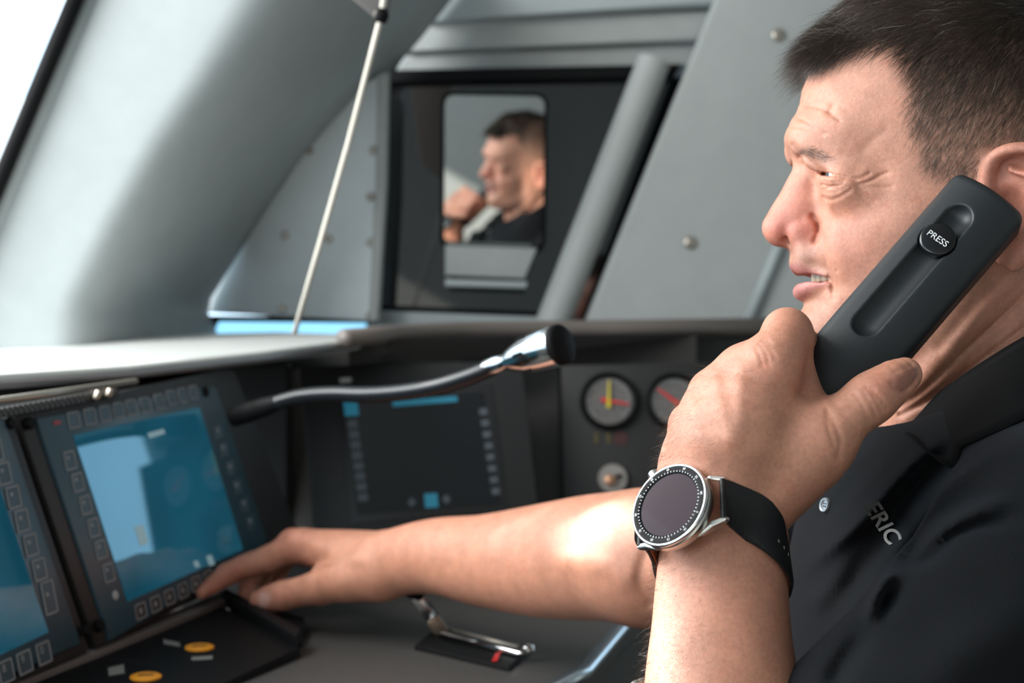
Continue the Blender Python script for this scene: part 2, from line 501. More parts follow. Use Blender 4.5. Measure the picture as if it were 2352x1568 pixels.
# grey ledge under the mirror
ledge = empty('window_ledge', P(1120, 660, YW + .0), 'grey ledge box below the driving mirror inside the side window', 'ledge')
bm = bmesh.new(); bm_prism(bm, [P(1022, 562, YW - .075), P(1234, 570, YW - .075), P(1205, 640, YW - .075), P(1022, 632, YW - .075)], (0, .035, 0), 0.004); obj_bm('body', bm, M_WALL, ledge, False, 35)
bm = bmesh.new(); bm_prism(bm, [P(1022, 640, YW - .08), P(1212, 646, YW - .08), P(1208, 662, YW - .08), P(1022, 657, YW - .08)], (0, .045, 0), 0.003); obj_bm('lip', bm, M_WALL2, ledge, False, 35)
# windscreen pillar: a broad rounded moulding between windscreen and side window
def pillar(u, t):
    yl = -80 + t * 960                                              # image row of this section
    xl = 240 - 0.415 * (yl + 80)
    xr = np.interp(yl, [-80, 0, 100, 200, 340, 510, 620, 706, 745, 880], [1078, 1016, 936, 842, 700, 574, 506, 452, 476, 510])
    Yd = 1.80 + 0.02 * u + 0.56 * max(0.0, u - 0.42) ** 1.7 * 2.0
    return P(xl + (xr - xl) * u, yl, Yd)
bm = bmesh.new(); g = [[bm.verts.new(V(pillar(i / 30, j / 24))) for i in range(31)] for j in range(25)]
for j in range(24):
    for i in range(30):
        bm.faces.new([g[j][i], g[j][i + 1], g[j + 1][i + 1], g[j + 1][i]])
bmesh.ops.recalc_face_normals(bm, faces=bm.faces)
bmesh.ops.solidify(bm, geom=list(bm.faces), thickness=0.012)
struct('pillar', bm, M_WALL2, True)
def edge_pt(off, yl, Y): return P(262 - 0.415 * (yl + 80) + off, yl, Y)
for nm, off, Y, r, mt in (('trim_7', -58, 1.77, 0.0105, M_RUBBER), ('trim_8', -26, 1.79, 0.0100, M_WALL2), ('trim_9', -10, 1.80, 0.0045, M_DARK)):
    bm = bmesh.new(); bm_tube(bm, [edge_pt(off, y, Y) for y in (-90, 200, 500, 860)], r, 14); struct(nm, bm, mt, True)
o = screw_at(30, 217 * 2, 1.80, 0.0075); o.parent = bpy.data.objects['pillar']
# small lower window with sky behind, in a dark frame
panel('window_frame', [(478, 724), (868, 728), (868, 742), (486, 738)], YW - 0.02, 0.03, M_RUBBER, 0.002)
panel('window_frame', [(462, 770), (484, 726), (500, 726), (480, 772)], YW - 0.02, 0.03, M_RUBBER, 0.002)

mg = bpy.data.materials.new('blue_tinted_glass'); mg.use_nodes = True
_b = mg.node_tree.nodes['Principled BSDF']; _b.inputs['Base Color'].default_value = (0.24, 0.42, 0.50, 1); _b.inputs['Transmission Weight'].default_value = 1.0; _b.inputs['Roughness'].default_value = 0.0; _b.inputs['IOR'].default_value = 1.02
bm = bmesh.new(); bm_prism(bm, [P(478, 732, YW + .05), P(872, 732, YW + .05), P(872, 800, YW + .05), P(440, 800, YW + .05)], (0, .006, 0), 0); struct('window_2', bm, mg)
# ================================================================== blind and cord
blind = empty('roller_blind', P(830, 0, 1.52), 'dark roller blind hanging into view at the top edge', 'blind')
bm = bmesh.new(); bm_prism(bm, [P(740, -60, 1.52), P(868, 42, 1.52), P(890, 30, 1.52), P(905, -60, 1.52), P(820, -1590, 1.52), P(560, -1590, 1.52)], (0, .012, 0), 0.003); obj_bm('fabric', bm, mat_new('blind_fabric', (0.10, 0.095, 0.09), 0.8), blind, False, 35)
bm = bmesh.new(); bm_lathe(bm, P(876, 36, 1.50), (0.1, 0, 1), [(0, -.008), (.006, -.007), (.0085, 0), (.006, .007), (0, .008)], 16); obj_bm('cord_bead', bm, M_RUBBER, blind, True)
bm = bmesh.new(); bm_tube(bm, [P(905, -1590, 1.48), P(890, -60, 1.495), P(876, 36, 1.50), P(800, 330, 1.52), P(735, 560, 1.535), P(676, 765, 1.55)], 0.0030, 10)
tag(obj_bm('blind_cord', bm, M_CORD, None, True), 'pale cord stretched diagonally in front of the wedge panel', 'cord')

# ================================================================== driver's desk
ZD = CAM[2] - 0.28
def on_desk(px, py, dz=0.0):
    Y = (CAM[2] - ZD - dz) * FPX / (py - 784.0)
    return P(px, py, Y)
class Plane:
    """A tilted flat panel; pixels are carried onto it."""
    def __init__(self, c, ex, ey):
        self.c = np.asarray(c, float); self.ex = unit(ex); self.ey = unit(ey - self.ex * (ey @ self.ex)); self.n = np.cross(self.ex, self.ey)
    def at(self, px, py, lift=0.0):
        d = P(px, py, 1.0) - CAM
        t = ((self.c - CAM) @ self.n) / (d @ self.n)
        return CAM + d * t + self.n * lift
    def loc(self, x, y, lift=0.0): return self.c + self.ex * x + self.ey * y + self.n * lift
    def xy(self, px, py):
        q = self.at(px, py) - self.c
        return q @ self.ex, q @ self.ey
def plane_from_quad(TL, TR, BR, BL, height):
    r = [P(*p, 1.0) - CAM for p in (TL, TR, BR, BL)]
    d = np.r_[1.0, np.linalg.solve(np.array([-r[1], r[2], -r[3]]).T, -r[0])]
    q = np.array([r[i] * d[i] for i in range(4)])
    q *= height / np.linalg.norm(q[0] - q[3])
    q += CAM
    return Plane(q.mean(0), q[1] - q[0], q[0] - q[3])
def plate(name, pl, px, th, lift, mat, parent, bevel=0.0015):
    """Flat piece outlined in pixels, lying on a Plane and rising to lift."""
    bm = bmesh.new(); bm_prism(bm, [pl.at(x, y, lift) for x, y in px], -pl.n * th, bevel, 2)
    return obj_bm(name, bm, mat, parent, False, 35)
def key(name, pl, px, py, w, h, mat, parent, lift=0.0016, frame=None):
    x, y = pl.xy(px, py)
    bm = bmesh.new(); bm_box(bm, pl.loc(x, y, lift / 2), pl.ex, pl.ey, pl.n, w, h, lift, 0.0006, 1)
    k = obj_bm(name, bm, mat, parent, False, 35)
    return k
def outline(name, pl, px, py, w, h, t, mat, parent, lift=0.0019):
    """Printed frame round a key: four thin bars."""
    x, y = pl.xy(px, py)
    bm = bmesh.new()
    for dx, dy, a, b in ((0, h / 2, w, t), (0, -h / 2, w, t), (w / 2, 0, t, h), (-w / 2, 0, t, h)):
        bm_box(bm, pl.loc(x + dx, y + dy, lift), pl.ex, pl.ey, pl.n, a, b, 0.0004)
    return obj_bm(name, bm, mat, parent)
M_PRINT = mat_new('grey_print', (0.30, 0.31, 0.32), 0.6)
M_KEY = mat_new('key_membrane', (0.024, 0.062, 0.086), 0.4, spec=0.5)
M_BEZEL = mat_new('display_bezel', (0.026, 0.070, 0.098), 0.32, spec=0.55)
M_HOUSING = mat_new('display_housing', (0.013, 0.0125, 0.013), 0.5)
def screen_mat(name, col, s):
    m = mat_new(name, (0.004, 0.014, 0.02), 0.035, spec=1.0, emit=col, estr=s)
    nt = m.node_tree; N = nt.nodes; L = nt.links
    N['Principled BSDF'].inputs['Specular Tint'].default_value = (0.28, 0.75, 1.0, 1)
    tc = N.new('ShaderNodeTexCoord'); n1 = N.new('ShaderNodeTexNoise'); n1.inputs['Scale'].default_value = 9; n1.inputs['Detail'].default_value = 1
    L.new(tc.outputs['Object'], n1.inputs['Vector'])
    r = N.new('ShaderNodeMapRange'); r.inputs['From Min'].default_value = 0.35; r.inputs['From Max'].default_value = 0.65; r.inputs['To Min'].default_value = s * 0.8; r.inputs['To Max'].default_value = s * 1.15
    L.new(n1.outputs['Fac'], r.inputs['Value']); L.new(r.outputs['Result'], N['Principled BSDF'].inputs['Emission Strength'])
    return m
M_SCREEN = screen_mat('blue_screen', (0.02, 0.20, 0.32), 0.30)
M_SCREEN2 = mat_new('dark_screen', (0.007, 0.008, 0.010), 0.12, spec=0.5)
M_GLOW = mat_new('screen_blue_mark', (0.02, 0.15, 0.22), 0.4, emit=(0.02, 0.22, 0.34), estr=0.30)
M_GLOW2 = mat_new('screen_pale_mark', (0.10, 0.16, 0.18), 0.4, emit=(0.30, 0.45, 0.50), estr=0.45)
M_ICON = mat_new('screen_dim_icon', (0.05, 0.06, 0.07), 0.5, emit=(0.10, 0.12, 0.14), estr=0.12)

desk = empty('driver_desk', (-0.3, 1.6, 0.0), 'grey driver desk with instruments in front of the man', 'desk')
top_px = [(-260, 1568), (-260, 1245), (1700, 1215), (1560, 1330), (1428, 1428), (1342, 1530), (1262, 1568), (1120, 1700), (-260, 1700)]
bm = bmesh.new(); bm_prism(bm, [on_desk(x, y) for x, y in top_px], (0, 0, -0.035), 0.008, 4); obj_bm('worktop', bm, M_DESK, desk, False, 35)
e1, e2, e3 = on_desk(1560, 1330), on_desk(1425, 1431), on_desk(1338, 1532)
for a, b in ((e1, e2), (e2, e3), (e3, on_desk(1150, 1660))):
    bm = bmesh.new(); s_ = np.array([-0.015, 0.0, 0]); bm_prism(bm, [a + s_ - Z1 * .03, b + s_ - Z1 * .03, b + s_ - Z1 * ZD, a + s_ - Z1 * ZD], (-0.02, 0.01, 0), 0.002); obj_bm('apron', bm, M_DESK, desk)
bm = bmesh.new(); bm_tube(bm, [e1 + [0.004, 0, -.004], e2 + [0.004, 0, -.004], e3 + [0.004, 0, -.004], on_desk(1240, 1585) + [0.004, 0, -.004]], 0.0045, 12)
obj_bm('edge_strip', bm, mat_new('aluminium_edge', (0.50, 0.58, 0.64), 0.28, metal=0.8), desk, True)
# back panel of the desk under the hood
BP = Plane(P(960, 1030, 1.98), X1, unit([0, 0.40, 0.91]))
plate('back_panel', BP, [(430, 800), (1600, 770), (1600, 1300), (430, 1300)], 0.03, 0.0, M_DARK2, desk)
plate('side_column', BP, [(545, 930), (690, 850), (706, 1000), (724, 1225), (680, 1225), (600, 1010)], 0.02, 0.012, M_TAUPE, desk, 0.003)
plate('middle_column', BP, [(1190, 862), (1282, 850), (1286, 1000), (1292, 1240), (1245, 1240), (1215, 1000)], 0.02, 0.012, mat_new('grey_column', (0.085, 0.08, 0.08), 0.55), desk, 0.003)
plate('top_recess', BP, [(540, 832), (1290, 800), (1290, 852), (545, 868)], 0.01, 0.004, M_DARK, desk)
# rail along the top of the desk towards the side wall
bm = bmesh.new(); bm_tube(bm, [P(790, 776, 1.70), P(900, 768, 1.84), P(1050, 760, 1.98), P(1400, 755, 2.06), P(1860, 748, 2.12)], [.011, .012, .013, .013, .013], 16)
obj_bm('top_rail', bm, mat_new('brown_rail', (0.16, 0.135, 0.12), 0.45, spec=0.5), desk, True)
bm = bmesh.new(); bm_prism(bm, [P(800, 782, 1.74), P(1060, 768, 2.0), P(1860, 756, 2.13), P(1860, 832, 2.10), P(1060, 836, 2.0), P(800, 838, 1.78)], (0, 0.03, 0), 0.003); obj_bm('fascia', bm, M_DARK, desk, False, 35)
bm = bmesh.new(); bm_box(bm, (-0.80, 1.93, 0.77), X1, Y1, Z1, 1.0, 0.04, 0.90, .004, 1); obj_bm('cowl_wall', bm, M_DARK, desk)
# hood over the displays
M_HOOD = mat_new('pale_hood', (0.60, 0.62, 0.60), 0.35, spec=0.5, noise=0.03, bump=0.08)
hood = [P(-160, 866, 1.18), P(300, 838, 1.36), P(600, 806, 1.56), P(828, 776, 1.74), P(836, 768, 1.90), P(640, 762, 2.02), P(485, 765, 2.02), P(230, 783, 1.90), P(-160, 812, 1.75)]
bm = bmesh.new(); bm_prism(bm, hood, (0, 0, -0.014), 0.005, 3); obj_bm('hood', bm, M_HOOD, desk, False, 40)
bm = bmesh.new(); bm_tube(bm, [P(-160, 889, 1.185), P(300, 857, 1.365), P(600, 822, 1.565), P(825, 789, 1.745)], 0.0055, 12); obj_bm('hood_lip', bm, mat_new('lip_metal', (0.30, 0.30, 0.31), 0.35, metal=0.5), desk, True)
bm = bmesh.new(); bm_prism(bm, [P(-160, 895, 1.20), P(300, 862, 1.38), P(540, 833, 1.53), P(540, 870, 1.56), P(300, 890, 1.42), P(-160, 935, 1.24)], (-0.02, 0.02, 0), 0.001); obj_bm('hood_underside', bm, M_RUBBER, desk)

# ================================================================== displays
D1 = plane_from_quad((165, 1000), (455, 935), (555, 1262), (290, 1382), 0.158)
disp = empty('cab_display', D1.at(290, 1470), 'blue lit cab display with key rows that the finger touches', 'display')
plate('housing', D1, [(45, 950), (540, 838), (690, 1215), (620, 1300), (228, 1488)], 0.05, -0.002, M_HOUSING, disp, 0.004)
plate('bezel', D1, [(82, 960), (494, 884), (612, 1240), (560, 1290), (252, 1472)], 0.012, 0.001, M_BEZEL, disp, 0.002)
scr = plate('screen', D1, [(165, 1000), (455, 935), (555, 1262), (290, 1382)], 0.004, 0.0016, M_SCREEN, disp, 0.0)
for q in ([(305, 1210), (325, 1205), (337, 1247), (318, 1255)], [(335, 995), (372, 985), (376, 996), (340, 1007)], [(470, 1278), (482, 1274), (490, 1296), (478, 1300)], [(440, 1290), (450, 1287), (456, 1301), (446, 1304)]):
    plate('screen_mark', D1, q, 0.0005, 0.0019, M_GLOW2, scr, 0.0)
for x, y in ((165, 965), (202, 957), (237, 950), (268, 943), (298, 936), (330, 930), (362, 922), (390, 914), (415, 908), (440, 902)):
    k = key('key', D1, x, y, 0.0175, 0.0145, M_KEY, disp); outline('key_outline', D1, x, y, 0.0165, 0.0135, 0.0010, M_PRINT, k)
for x, y in ((157, 1058), (175, 1108), (193, 1160), (212, 1212), (228, 1262), (246, 1315)):
    k = key('key', D1, x, y, 0.0165, 0.0165, M_KEY, disp); outline('key_outline', D1, x, y, 0.0150, 0.0150, 0.0012, M_PRINT, k)
    key('key_symbol', D1, x - 4, y - 6, 0.0035, 0.0035, M_PRINT, k, 0.0021)
M_DARKKEY = mat_new('dark_key', (0.018, 0.017, 0.017), 0.5)
for x, y in ((320, 1403), (354, 1387), (386, 1371), (417, 1356), (447, 1341), (476, 1327)):
    k = key('key', D1, x, y, 0.0190, 0.0150, M_DARKKEY, disp); outline('key_outline', D1, x, y, 0.0165, 0.0125, 0.0012, M_PRINT, k)
    key('key_symbol', D1, x, y, 0.0040, 0.0055, M_PRINT, k, 0.0021)
for x, y in ((500, 992), (512, 1032), (528, 1075), (544, 1118), (560, 1160), (574, 1200)):
    k = key('key', D1, x, y, 0.0165, 0.0160, M_KEY, disp); key('key_symbol', D1, x - 3, y - 4, 0.0045, 0.0045, M_PRINT, k, 0.0021)
def disc(name, pl, px, py, r, h, mat, parent, sides=20):
    bm = bmesh.new(); x, y = pl.xy(px, py); bm_lathe(bm, pl.loc(x, y, 0), pl.n, [(r, 0), (r, h * .6), (r * .8, h), (0, h)], sides, pl.ex); return obj_bm(name, bm, mat, parent, True, 40)
disc('status_lamp', D1, 263, 1367, 0.0042, 0.002, mat_new('pale_lamp', (0.45, 0.47, 0.48), 0.4), disp)
for x, y in ((66, 972), (227, 1437), (470, 900)): disc('bezel_screw', D1, x, y, 0.0055, 0.003, M_RUBBER, disp)
plate('red_mark', D1, [(118, 968), (134, 965), (137, 974), (121, 977)], 0.0005, 0.0018, mat_new('red_mark', (0.35, 0.05, 0.06), 0.5), disp, 0)
disp2 = empty('cab_display', D1.at(60, 1568), 'blue lit cab display at the very left edge, mostly out of view', 'display')
plate('housing', D1, [(-420, 1010), (36, 955), (216, 1492), (-330, 1740)], 0.05, -0.003, M_HOUSING, disp2, 0.003)
plate('bezel', D1, [(-400, 1020), (8, 960), (186, 1478), (-320, 1700)], 0.012, 0.001, M_BEZEL, disp2, 0.002)
plate('screen', D1, [(-380, 1060), (-45, 1005), (108, 1452), (-270, 1630)], 0.004, 0.0016, M_SCREEN, disp2, 0.0)
for x, y in ((-14, 1035), (5, 1088), (27, 1142), (47, 1196), (67, 1252), (87, 1308), (109, 1372)):
    hh = 0.0165 if y < 1350 else 0.026
    k = key('key', D1, x, y, 0.0175, hh + .001, M_KEY, disp2); outline('key_outline', D1, x, y, 0.0155, hh, 0.0012, M_PRINT, k)
    key('key_symbol', D1, x - 4, y - 6, 0.0035, 0.0035, M_PRINT, k, 0.0021)
for x, y, ch in ((10, 1542, '8'), (53, 1521, '9'), (97, 1500, '0')):
    k = key('key', D1, x, y, 0.0185, 0.0180, M_KEY, disp2); outline('key_outline', D1, x, y, 0.0165, 0.0160, 0.0012, M_PRINT, k)
    xx, yy = D1.xy(x - 5, y - 6); text_obj('digit', ch, D1.loc(xx, yy, 0.0018), D1.ex, D1.ey, 0.006, 0.0003, M_PRINT, k)
for x, y in ((22, 972), (196, 1447)): disc('bezel_screw', D1, x, y, 0.0050, 0.003, M_RUBBER, disp2)
# strip and grille above the display
bm = bmesh.new(); bm_tube(bm, [D1.at(-150, 942, 0.012), D1.at(286, 881, 0.012)], 0.0030, 10)
tag(obj_bm('trim_strip', bm, mat_new('warm_metal', (0.42, 0.39, 0.33), 0.35, metal=0.7), None, True), 'thin metal trim strip above the displays under the hood', 'trim')
gr = empty('speaker_grille', D1.at(120, 930), 'narrow dark perforated grille strip between hood and displays', 'grille')
plate('plate', D1, [(-150, 962), (262, 890), (268, 912), (-150, 988)], 0.01, 0.004, M_HOUSING, gr)
bm = bmesh.new()
for i in range(26):
    for j in range(2):
        x, y = D1.xy(-100 + i * 12 + j * 6, 961 - (i * 12) * 0.175 + j * 9)
        bm_lathe(bm, D1.loc(x, y, 0.004), D1.n, [(0.0022, 0), (0.0022, .0006), (0, .0006)], 8, D1.ex)
tag(obj_bm('perforation', bm, mat_new('grille_dot', (0.05, 0.05, 0.05), 0.5), gr), kind='stuff')
for x, y in ((208, 908), (236, 902)):
    bm = bmesh.new(); xx, yy = D1.xy(x, y); bm_tube(bm, [D1.loc(xx - .006, yy - .004, .008), D1.loc(xx + .006, yy + .004, .008)], 0.0030, 10); obj_bm('clip', bm, M_SCREW, gr, True)

# dark display in the middle
D2 = plane_from_quad((790, 925), (1110, 905), (1150, 1160), (820, 1185), 0.150)
dd = empty('dark_display', D2.at(980, 1215), 'dark cab display with small blue marks behind the microphone', 'display')
plate('housing', D2, [(688, 842), (1198, 828), (1242, 1215), (726, 1235)], 0.04, 0.004, M_HOUSING, dd, 0.004)
plate('bezel', D2, [(772, 905), (1128, 885), (1168, 1180), (806, 1205)], 0.008, 0.006, mat_new('bezel_black', (0.014, 0.014, 0.015), 0.4), dd, 0.002)
sc2 = plate('screen', D2, [(790, 925), (1110, 905), (1150, 1160), (820, 1185)], 0.004, 0.0066, M_SCREEN2, dd, 0.0)
plate('screen_mark', D2, [(788, 926), (820, 924), (824, 958), (792, 960)], .0004, 0.0070, M_GLOW, sc2, 0)
plate('screen_mark', D2, [(900, 925), (1048, 914), (1050, 926), (902, 938)], .0004, 0.0070, M_GLOW, sc2, 0)
plate('screen_mark', D2, [(973, 1138), (1003, 1136), (1006, 1168), (976, 1170)], .0004, 0.0070, M_GLOW, sc2, 0)
plate('screen_mark', D2, [(780, 874), (806, 872), (807, 882), (781, 884)], .0004, 0.0075, mat_new('label_white', (0.5, 0.5, 0.48), 0.5), dd, 0)
for i in range(8):
    x, y = 808 + i * 3.4, 978 + i * 24
    plate('screen_icon', D2, [(x - 11, y - 8), (x + 12, y - 10), (x + 14, y + 8), (x - 9, y + 10)], .0004, 0.0070, M_ICON, sc2, 0)
for i in range(8):
    x, y = 1108 + i * 4.0, 950 + i * 26
    plate('screen_icon', D2, [(x - 9, y - 7), (x + 9, y - 9), (x + 11, y + 6), (x - 7, y + 8)], .0004, 0.0070, M_ICON, sc2, 0)
for x, y in ((945, 1157), (1024, 1150)):
    plate('screen_icon', D2, [(x - 10, y), (x, y - 12), (x + 10, y), (x, y + 12)], .0004, 0.0070, M_ICON, sc2, 0)

# ================================================================== gauge panel
GP = Plane(P(1450, 1000, 1.90), X1, unit([0, 0.22, 0.97]))
gp = empty('gauge_panel', GP.at(1500, 1240), 'dark instrument panel holding two round pressure gauges', 'panel')
plate('panel_plate', GP, [(1288, 838), (1690, 830), (1690, 1250), (1296, 1250)], 0.03, 0.0, M_DARK, gp, 0.003)
M_DIAL = mat_new('dial_face', (0.095, 0.088, 0.083), 0.55, noise=0.25, nscale=220)
M_RED = mat_new('red_needle', (0.55, 0.012, 0.012), 0.5); M_YEL = mat_new('yellow_needle', (0.50, 0.40, 0.02), 0.5)
def gauge(px, py, rpx, needles, label):
    x, y = GP.xy(px, py); r = rpx / FPX * 1.90; c = GP.loc(x, y, 0.001)
    g = empty('pressure_gauge', c, label, 'gauge', 'pressure gauges')
    bm = bmesh.new(); bm_lathe(bm, c, GP.n, [(r * 1.22, 0), (r * 1.22, .008), (r * 1.12, .011), (r * 1.02, .009), (r, .004)], 48, GP.ex); obj_bm('rim', bm, M_RUBBER, g, True, 40)
    bm = bmesh.new(); bm_lathe(bm, c, GP.n, [(r * 1.01, .004), (0, .004)], 48, GP.ex); face = obj_bm('dial', bm, M_DIAL, g)
    bm = bmesh.new()
    for i in range(31):
        a = math.radians(225 - i * 9); d = GP.ex * math.cos(a) + GP.ey * math.sin(a)
        bm_box(bm, c + d * r * (.88 if i % 5 else .84) + GP.n * .0045, d, np.cross(GP.n, d), GP.n, r * (.10 if i % 5 else .18), r * .03, .0006)
    obj_bm('scale', bm, M_PRINT, face)
    for j, (mt, a, ln) in enumerate(needles):
        a = math.radians(a); d = GP.ex * math.cos(a) + GP.ey * math.sin(a); e = np.cross(GP.n, d)
        bm = bmesh.new(); o_ = c + GP.n * (.006 + j * .0012)
        bm_prism(bm, [o_ - d * r * .30 + e * r * .10, o_ - d * r * .30 - e * r * .10, o_ - e * r * .06, o_ + d * r * ln - e * r * .03, o_ + d * r * ln + e * r * .03, o_ + e * r * .06], GP.n * .0006, 0); obj_bm('needle', bm, mt, g)
    return g
gauge(1397, 922, 55, ((M_RED, -10, .86), (M_YEL, 88, .86)), 'round pressure gauge with red and yellow needles, clear of the hand')
gauge(1546, 922, 54, ((M_YEL, 140, .30), (M_RED, 143, .86)), 'round pressure gauge with a red needle, half hidden by the hand')
x, y = GP.xy(1407, 1100); c = GP.loc(x, y, 0)
ks = empty('key_switch', c, 'round silver key switch below the gauges', 'switch')
bm = bmesh.new(); bm_lathe(bm, c, GP.n, [(.0198, 0), (.0198, .006), (.0185, .008), (0, .008)], 40, GP.ex); obj_bm('rosette', bm, mat_new('satin_metal', (0.34, 0.32, 0.30), 0.4, metal=0.6), ks, True, 40)
bm = bmesh.new(); bm_lathe(bm, c - GP.ex * .004 - GP.ey * .003, GP.n, [(.0075, .008), (.007, .016), (.003, .018), (0, .018)], 24, GP.ex); obj_bm('key_barrel', bm, mat_new('copper_knob', (0.42, 0.22, 0.13), 0.4, metal=0.6), ks, True, 40)
bm = bmesh.new(); bm_box(bm, c + GP.n * .012 + GP.ex * .001, unit(GP.ex + GP.ey * .45), unit(GP.ey - GP.ex * .45), GP.n, .022, .004, .008, .001); obj_bm('key_bow', bm, M_RUBBER, ks)
for s_, px, m_ in (('[]', 1384, M_YEL), ('00', 1425, mat_new('dim_red_print', (0.045, 0.010, 0.010), 0.5))):
    xx, yy = GP.xy(px, 1006)
    if s_ == '[]':
        for dx in (-.008, .008):
            bm = bmesh.new(); bm_box(bm, GP.loc(xx + dx, yy, .0005), GP.ex, GP.ey, GP.n, .005, .015, .001, .0004); o = obj_bm('gauge_mark', bm, mat_new('dim_yellow_print', (0.07, 0.05, 0.008), 0.5), gp)
    else:
        bm = bmesh.new(); bm_lathe(bm, GP.loc(xx, yy, 0), GP.n, [(.010, 0), (.010, .001), (0, .001)], 16, GP.ex); obj_bm('gauge_mark', bm, m_, gp)

# ================================================================== gooseneck microphone
M_CHROME = mat_new('chrome', (0.70, 0.70, 0.70), 0.15, metal=1.0); M_GOOSE = mat_new('black_chrome', (0.010, 0.010, 0.011), 0.26, spec=0.45)
mic = empty('gooseneck_microphone', P(540, 955, 1.46), 'black gooseneck microphone with a bright metal head reaching over the desk', 'microphone')
path = catmull(np.array([P(590, 940, 1.45), P(680, 913, 1.42), P(760, 905, 1.385), P(845, 906, 1.345), P(930, 900, 1.305), P(1010, 886, 1.27), P(1085, 862, 1.24), P(1140, 838, 1.222)]), 300)
rad = 0.0076 + 0.00035 * np.cos(np.arange(300) * math.pi * 2 / 4)
bm = bmesh.new(); bm_tube(bm, path, rad, 18); obj_bm('flexible_neck', bm, M_GOOSE, mic, True)
bm = bmesh.new(); bm_tube(bm, catmull(np.array([P(536, 957, 1.465), P(565, 949, 1.458), P(600, 937, 1.448), P(640, 924, 1.434)]), 16), [.0105] * 8 + [.0098] * 4 + [.009, .0086, .0082, .008], 20); obj_bm('sleeve', bm, M_RUBBER, mic, True, 50)
h0 = path[-1]; hd = unit(P(1266, 798, 1.185) - h0)
bm = bmesh.new(); bm_lathe(bm, h0 - hd * .012, hd, [(.0068, 0), (.0075, .004), (.0078, .014), (.0072, .018), (.0072, .024), (.0095, .028), (.0125, .036), (.0158, .048), (.0172, .062), (.0175, .078), (.0165, .081)], 36, Z1); head = obj_bm('head_shell', bm, M_CHROME, mic, True, 45)
bm = bmesh.new(); bm_lathe(bm, h0 - hd * .012, hd, [(.0168, .0795), (.0174, .081), (.0172, .085), (.0150, .087), (0, .0875)], 36, Z1); obj_bm('wind_grid', bm, M_RUBBER, mic, True)
for a in np.linspace(0, 2 * math.pi, 6, endpoint=False):
    xr = unit(np.cross(hd, Z1)); yr = np.cross(hd, xr); d = xr * math.cos(a) + yr * math.sin(a)
    bm = bmesh.new(); bm_box(bm, h0 + hd * .036 + d * .0148, unit(hd + d * .2), np.cross(hd, d), d, .012, .0032, .004, .0012); obj_bm('head_slot', bm, M_RUBBER, head)

# ================================================================== lever
lev = empty('control_lever', on_desk(1090, 1485), 'chrome control lever folded over a black slotted plate on the desk', 'lever')
bm = bmesh.new(); bm_prism(bm, [on_desk(x, y, .004) for x, y in ((952, 1482), (1003, 1440), (1216, 1490), (1168, 1532))], (0, 0, -.006), .001); obj_bm('base_plate', bm, M_RUBBER, lev)
bm = bmesh.new(); bm_tube(bm, [on_desk(1015, 1456, .008), on_desk(1195, 1500, .008), on_desk(1210, 1494, .010)], .0034, 12); obj_bm('guide_bar', bm, M_CHROME, lev, True)
bm = bmesh.new(); bm_tube(bm, [on_desk(1010, 1440, .006), on_desk(1190, 1486, .006)], .0022, 10); obj_bm('guide_bar', bm, M_SCREW, lev, True)
bm = bmesh.new(); bm_lathe(bm, on_desk(1213, 1492, .010), (0, 0, 1), [(0, -.006), (.005, -.003), (.006, 0), (.005, .004), (0, .006)], 16); obj_bm('end_ball', bm, M_CHROME, lev, True)
la, lb = on_desk(1012, 1448, .006), P(952, 1358, 1.34)
lx = unit(lb - la); ly = unit(np.cross(lx, [0, -1, .3])); lz = np.cross(lx, ly)
bm = bmesh.new(); bm_box(bm, (la + lb) / 2, lx, ly, lz, np.linalg.norm(lb - la), .014, .008, .002, 2); obj_bm('lever_arm', bm, M_CHROME, lev, False, 35)
bm = bmesh.new(); bm_box(bm, la + lx * .006, lx, ly, lz, .022, .014, .011, .003, 2); obj_bm('pivot_block', bm, mat_new('bronze', (0.30, 0.22, 0.16), 0.4, metal=0.6), lev, False, 35)
bm = bmesh.new(); bm_lathe(bm, lb, unit([-.8, .2, .3]), [(0, -.010), (.006, -.009), (.008, 0), (.007, .009), (0, .010)], 20); obj_bm('knob', bm, M_RUBBER, lev, True)
bm = bmesh.new(); bm_prism(bm, [on_desk(x, y, .0052) for x, y in ((1138, 1500), (1150, 1496), (1142, 1516), (1130, 1518))], (0, 0, -.001), 0); obj_bm('red_mark', bm, M_RED, lev)

# ================================================================== button panel below the display
BPn = unit([0.02, -0.035, 1.0]); bpx = unit(np.cross([0, 1, 0.2], BPn))
BN = Plane(P(458, 1493, 1.25), X1 - BPn * BPn[0], np.cross(BPn, X1 - BPn * BPn[0]))
if BN.n[2] < 0: BN.n = -BN.n
bp_ = empty('button_panel', BN.at(400, 1540), 'black button panel with two amber push buttons below the display', 'panel')
plate('panel_plate', BN, [(-60, 1640), (196, 1516), (512, 1396), (560, 1420), (690, 1490), (480, 1590), (300, 1680)], .02, 0.002, M_RUBBER, bp_, .002)
plate('frame_strip', BN, [(-60, 1600), (236, 1484), (510, 1374), (520, 1394), (240, 1510), (-60, 1630)], .02, .008, mat_new('grey_strip', (0.13, 0.12, 0.115), 0.45, spec=.5), bp_, .003)
plate('raised_flange', BN, [(505, 1384), (520, 1376), (692, 1472), (680, 1492)], .014, .012, M_RUBBER, bp_, .002)
plate('key_block', BN, [(528, 1385), (560, 1370), (700, 1420), (692, 1466)], .02, .001, M_RUBBER, bp_, .002)
M_AMBER = mat_new('amber_button', (0.62, 0.25, 0.01), 0.4, emit=(0.8, 0.30, 0.01), estr=0.10)
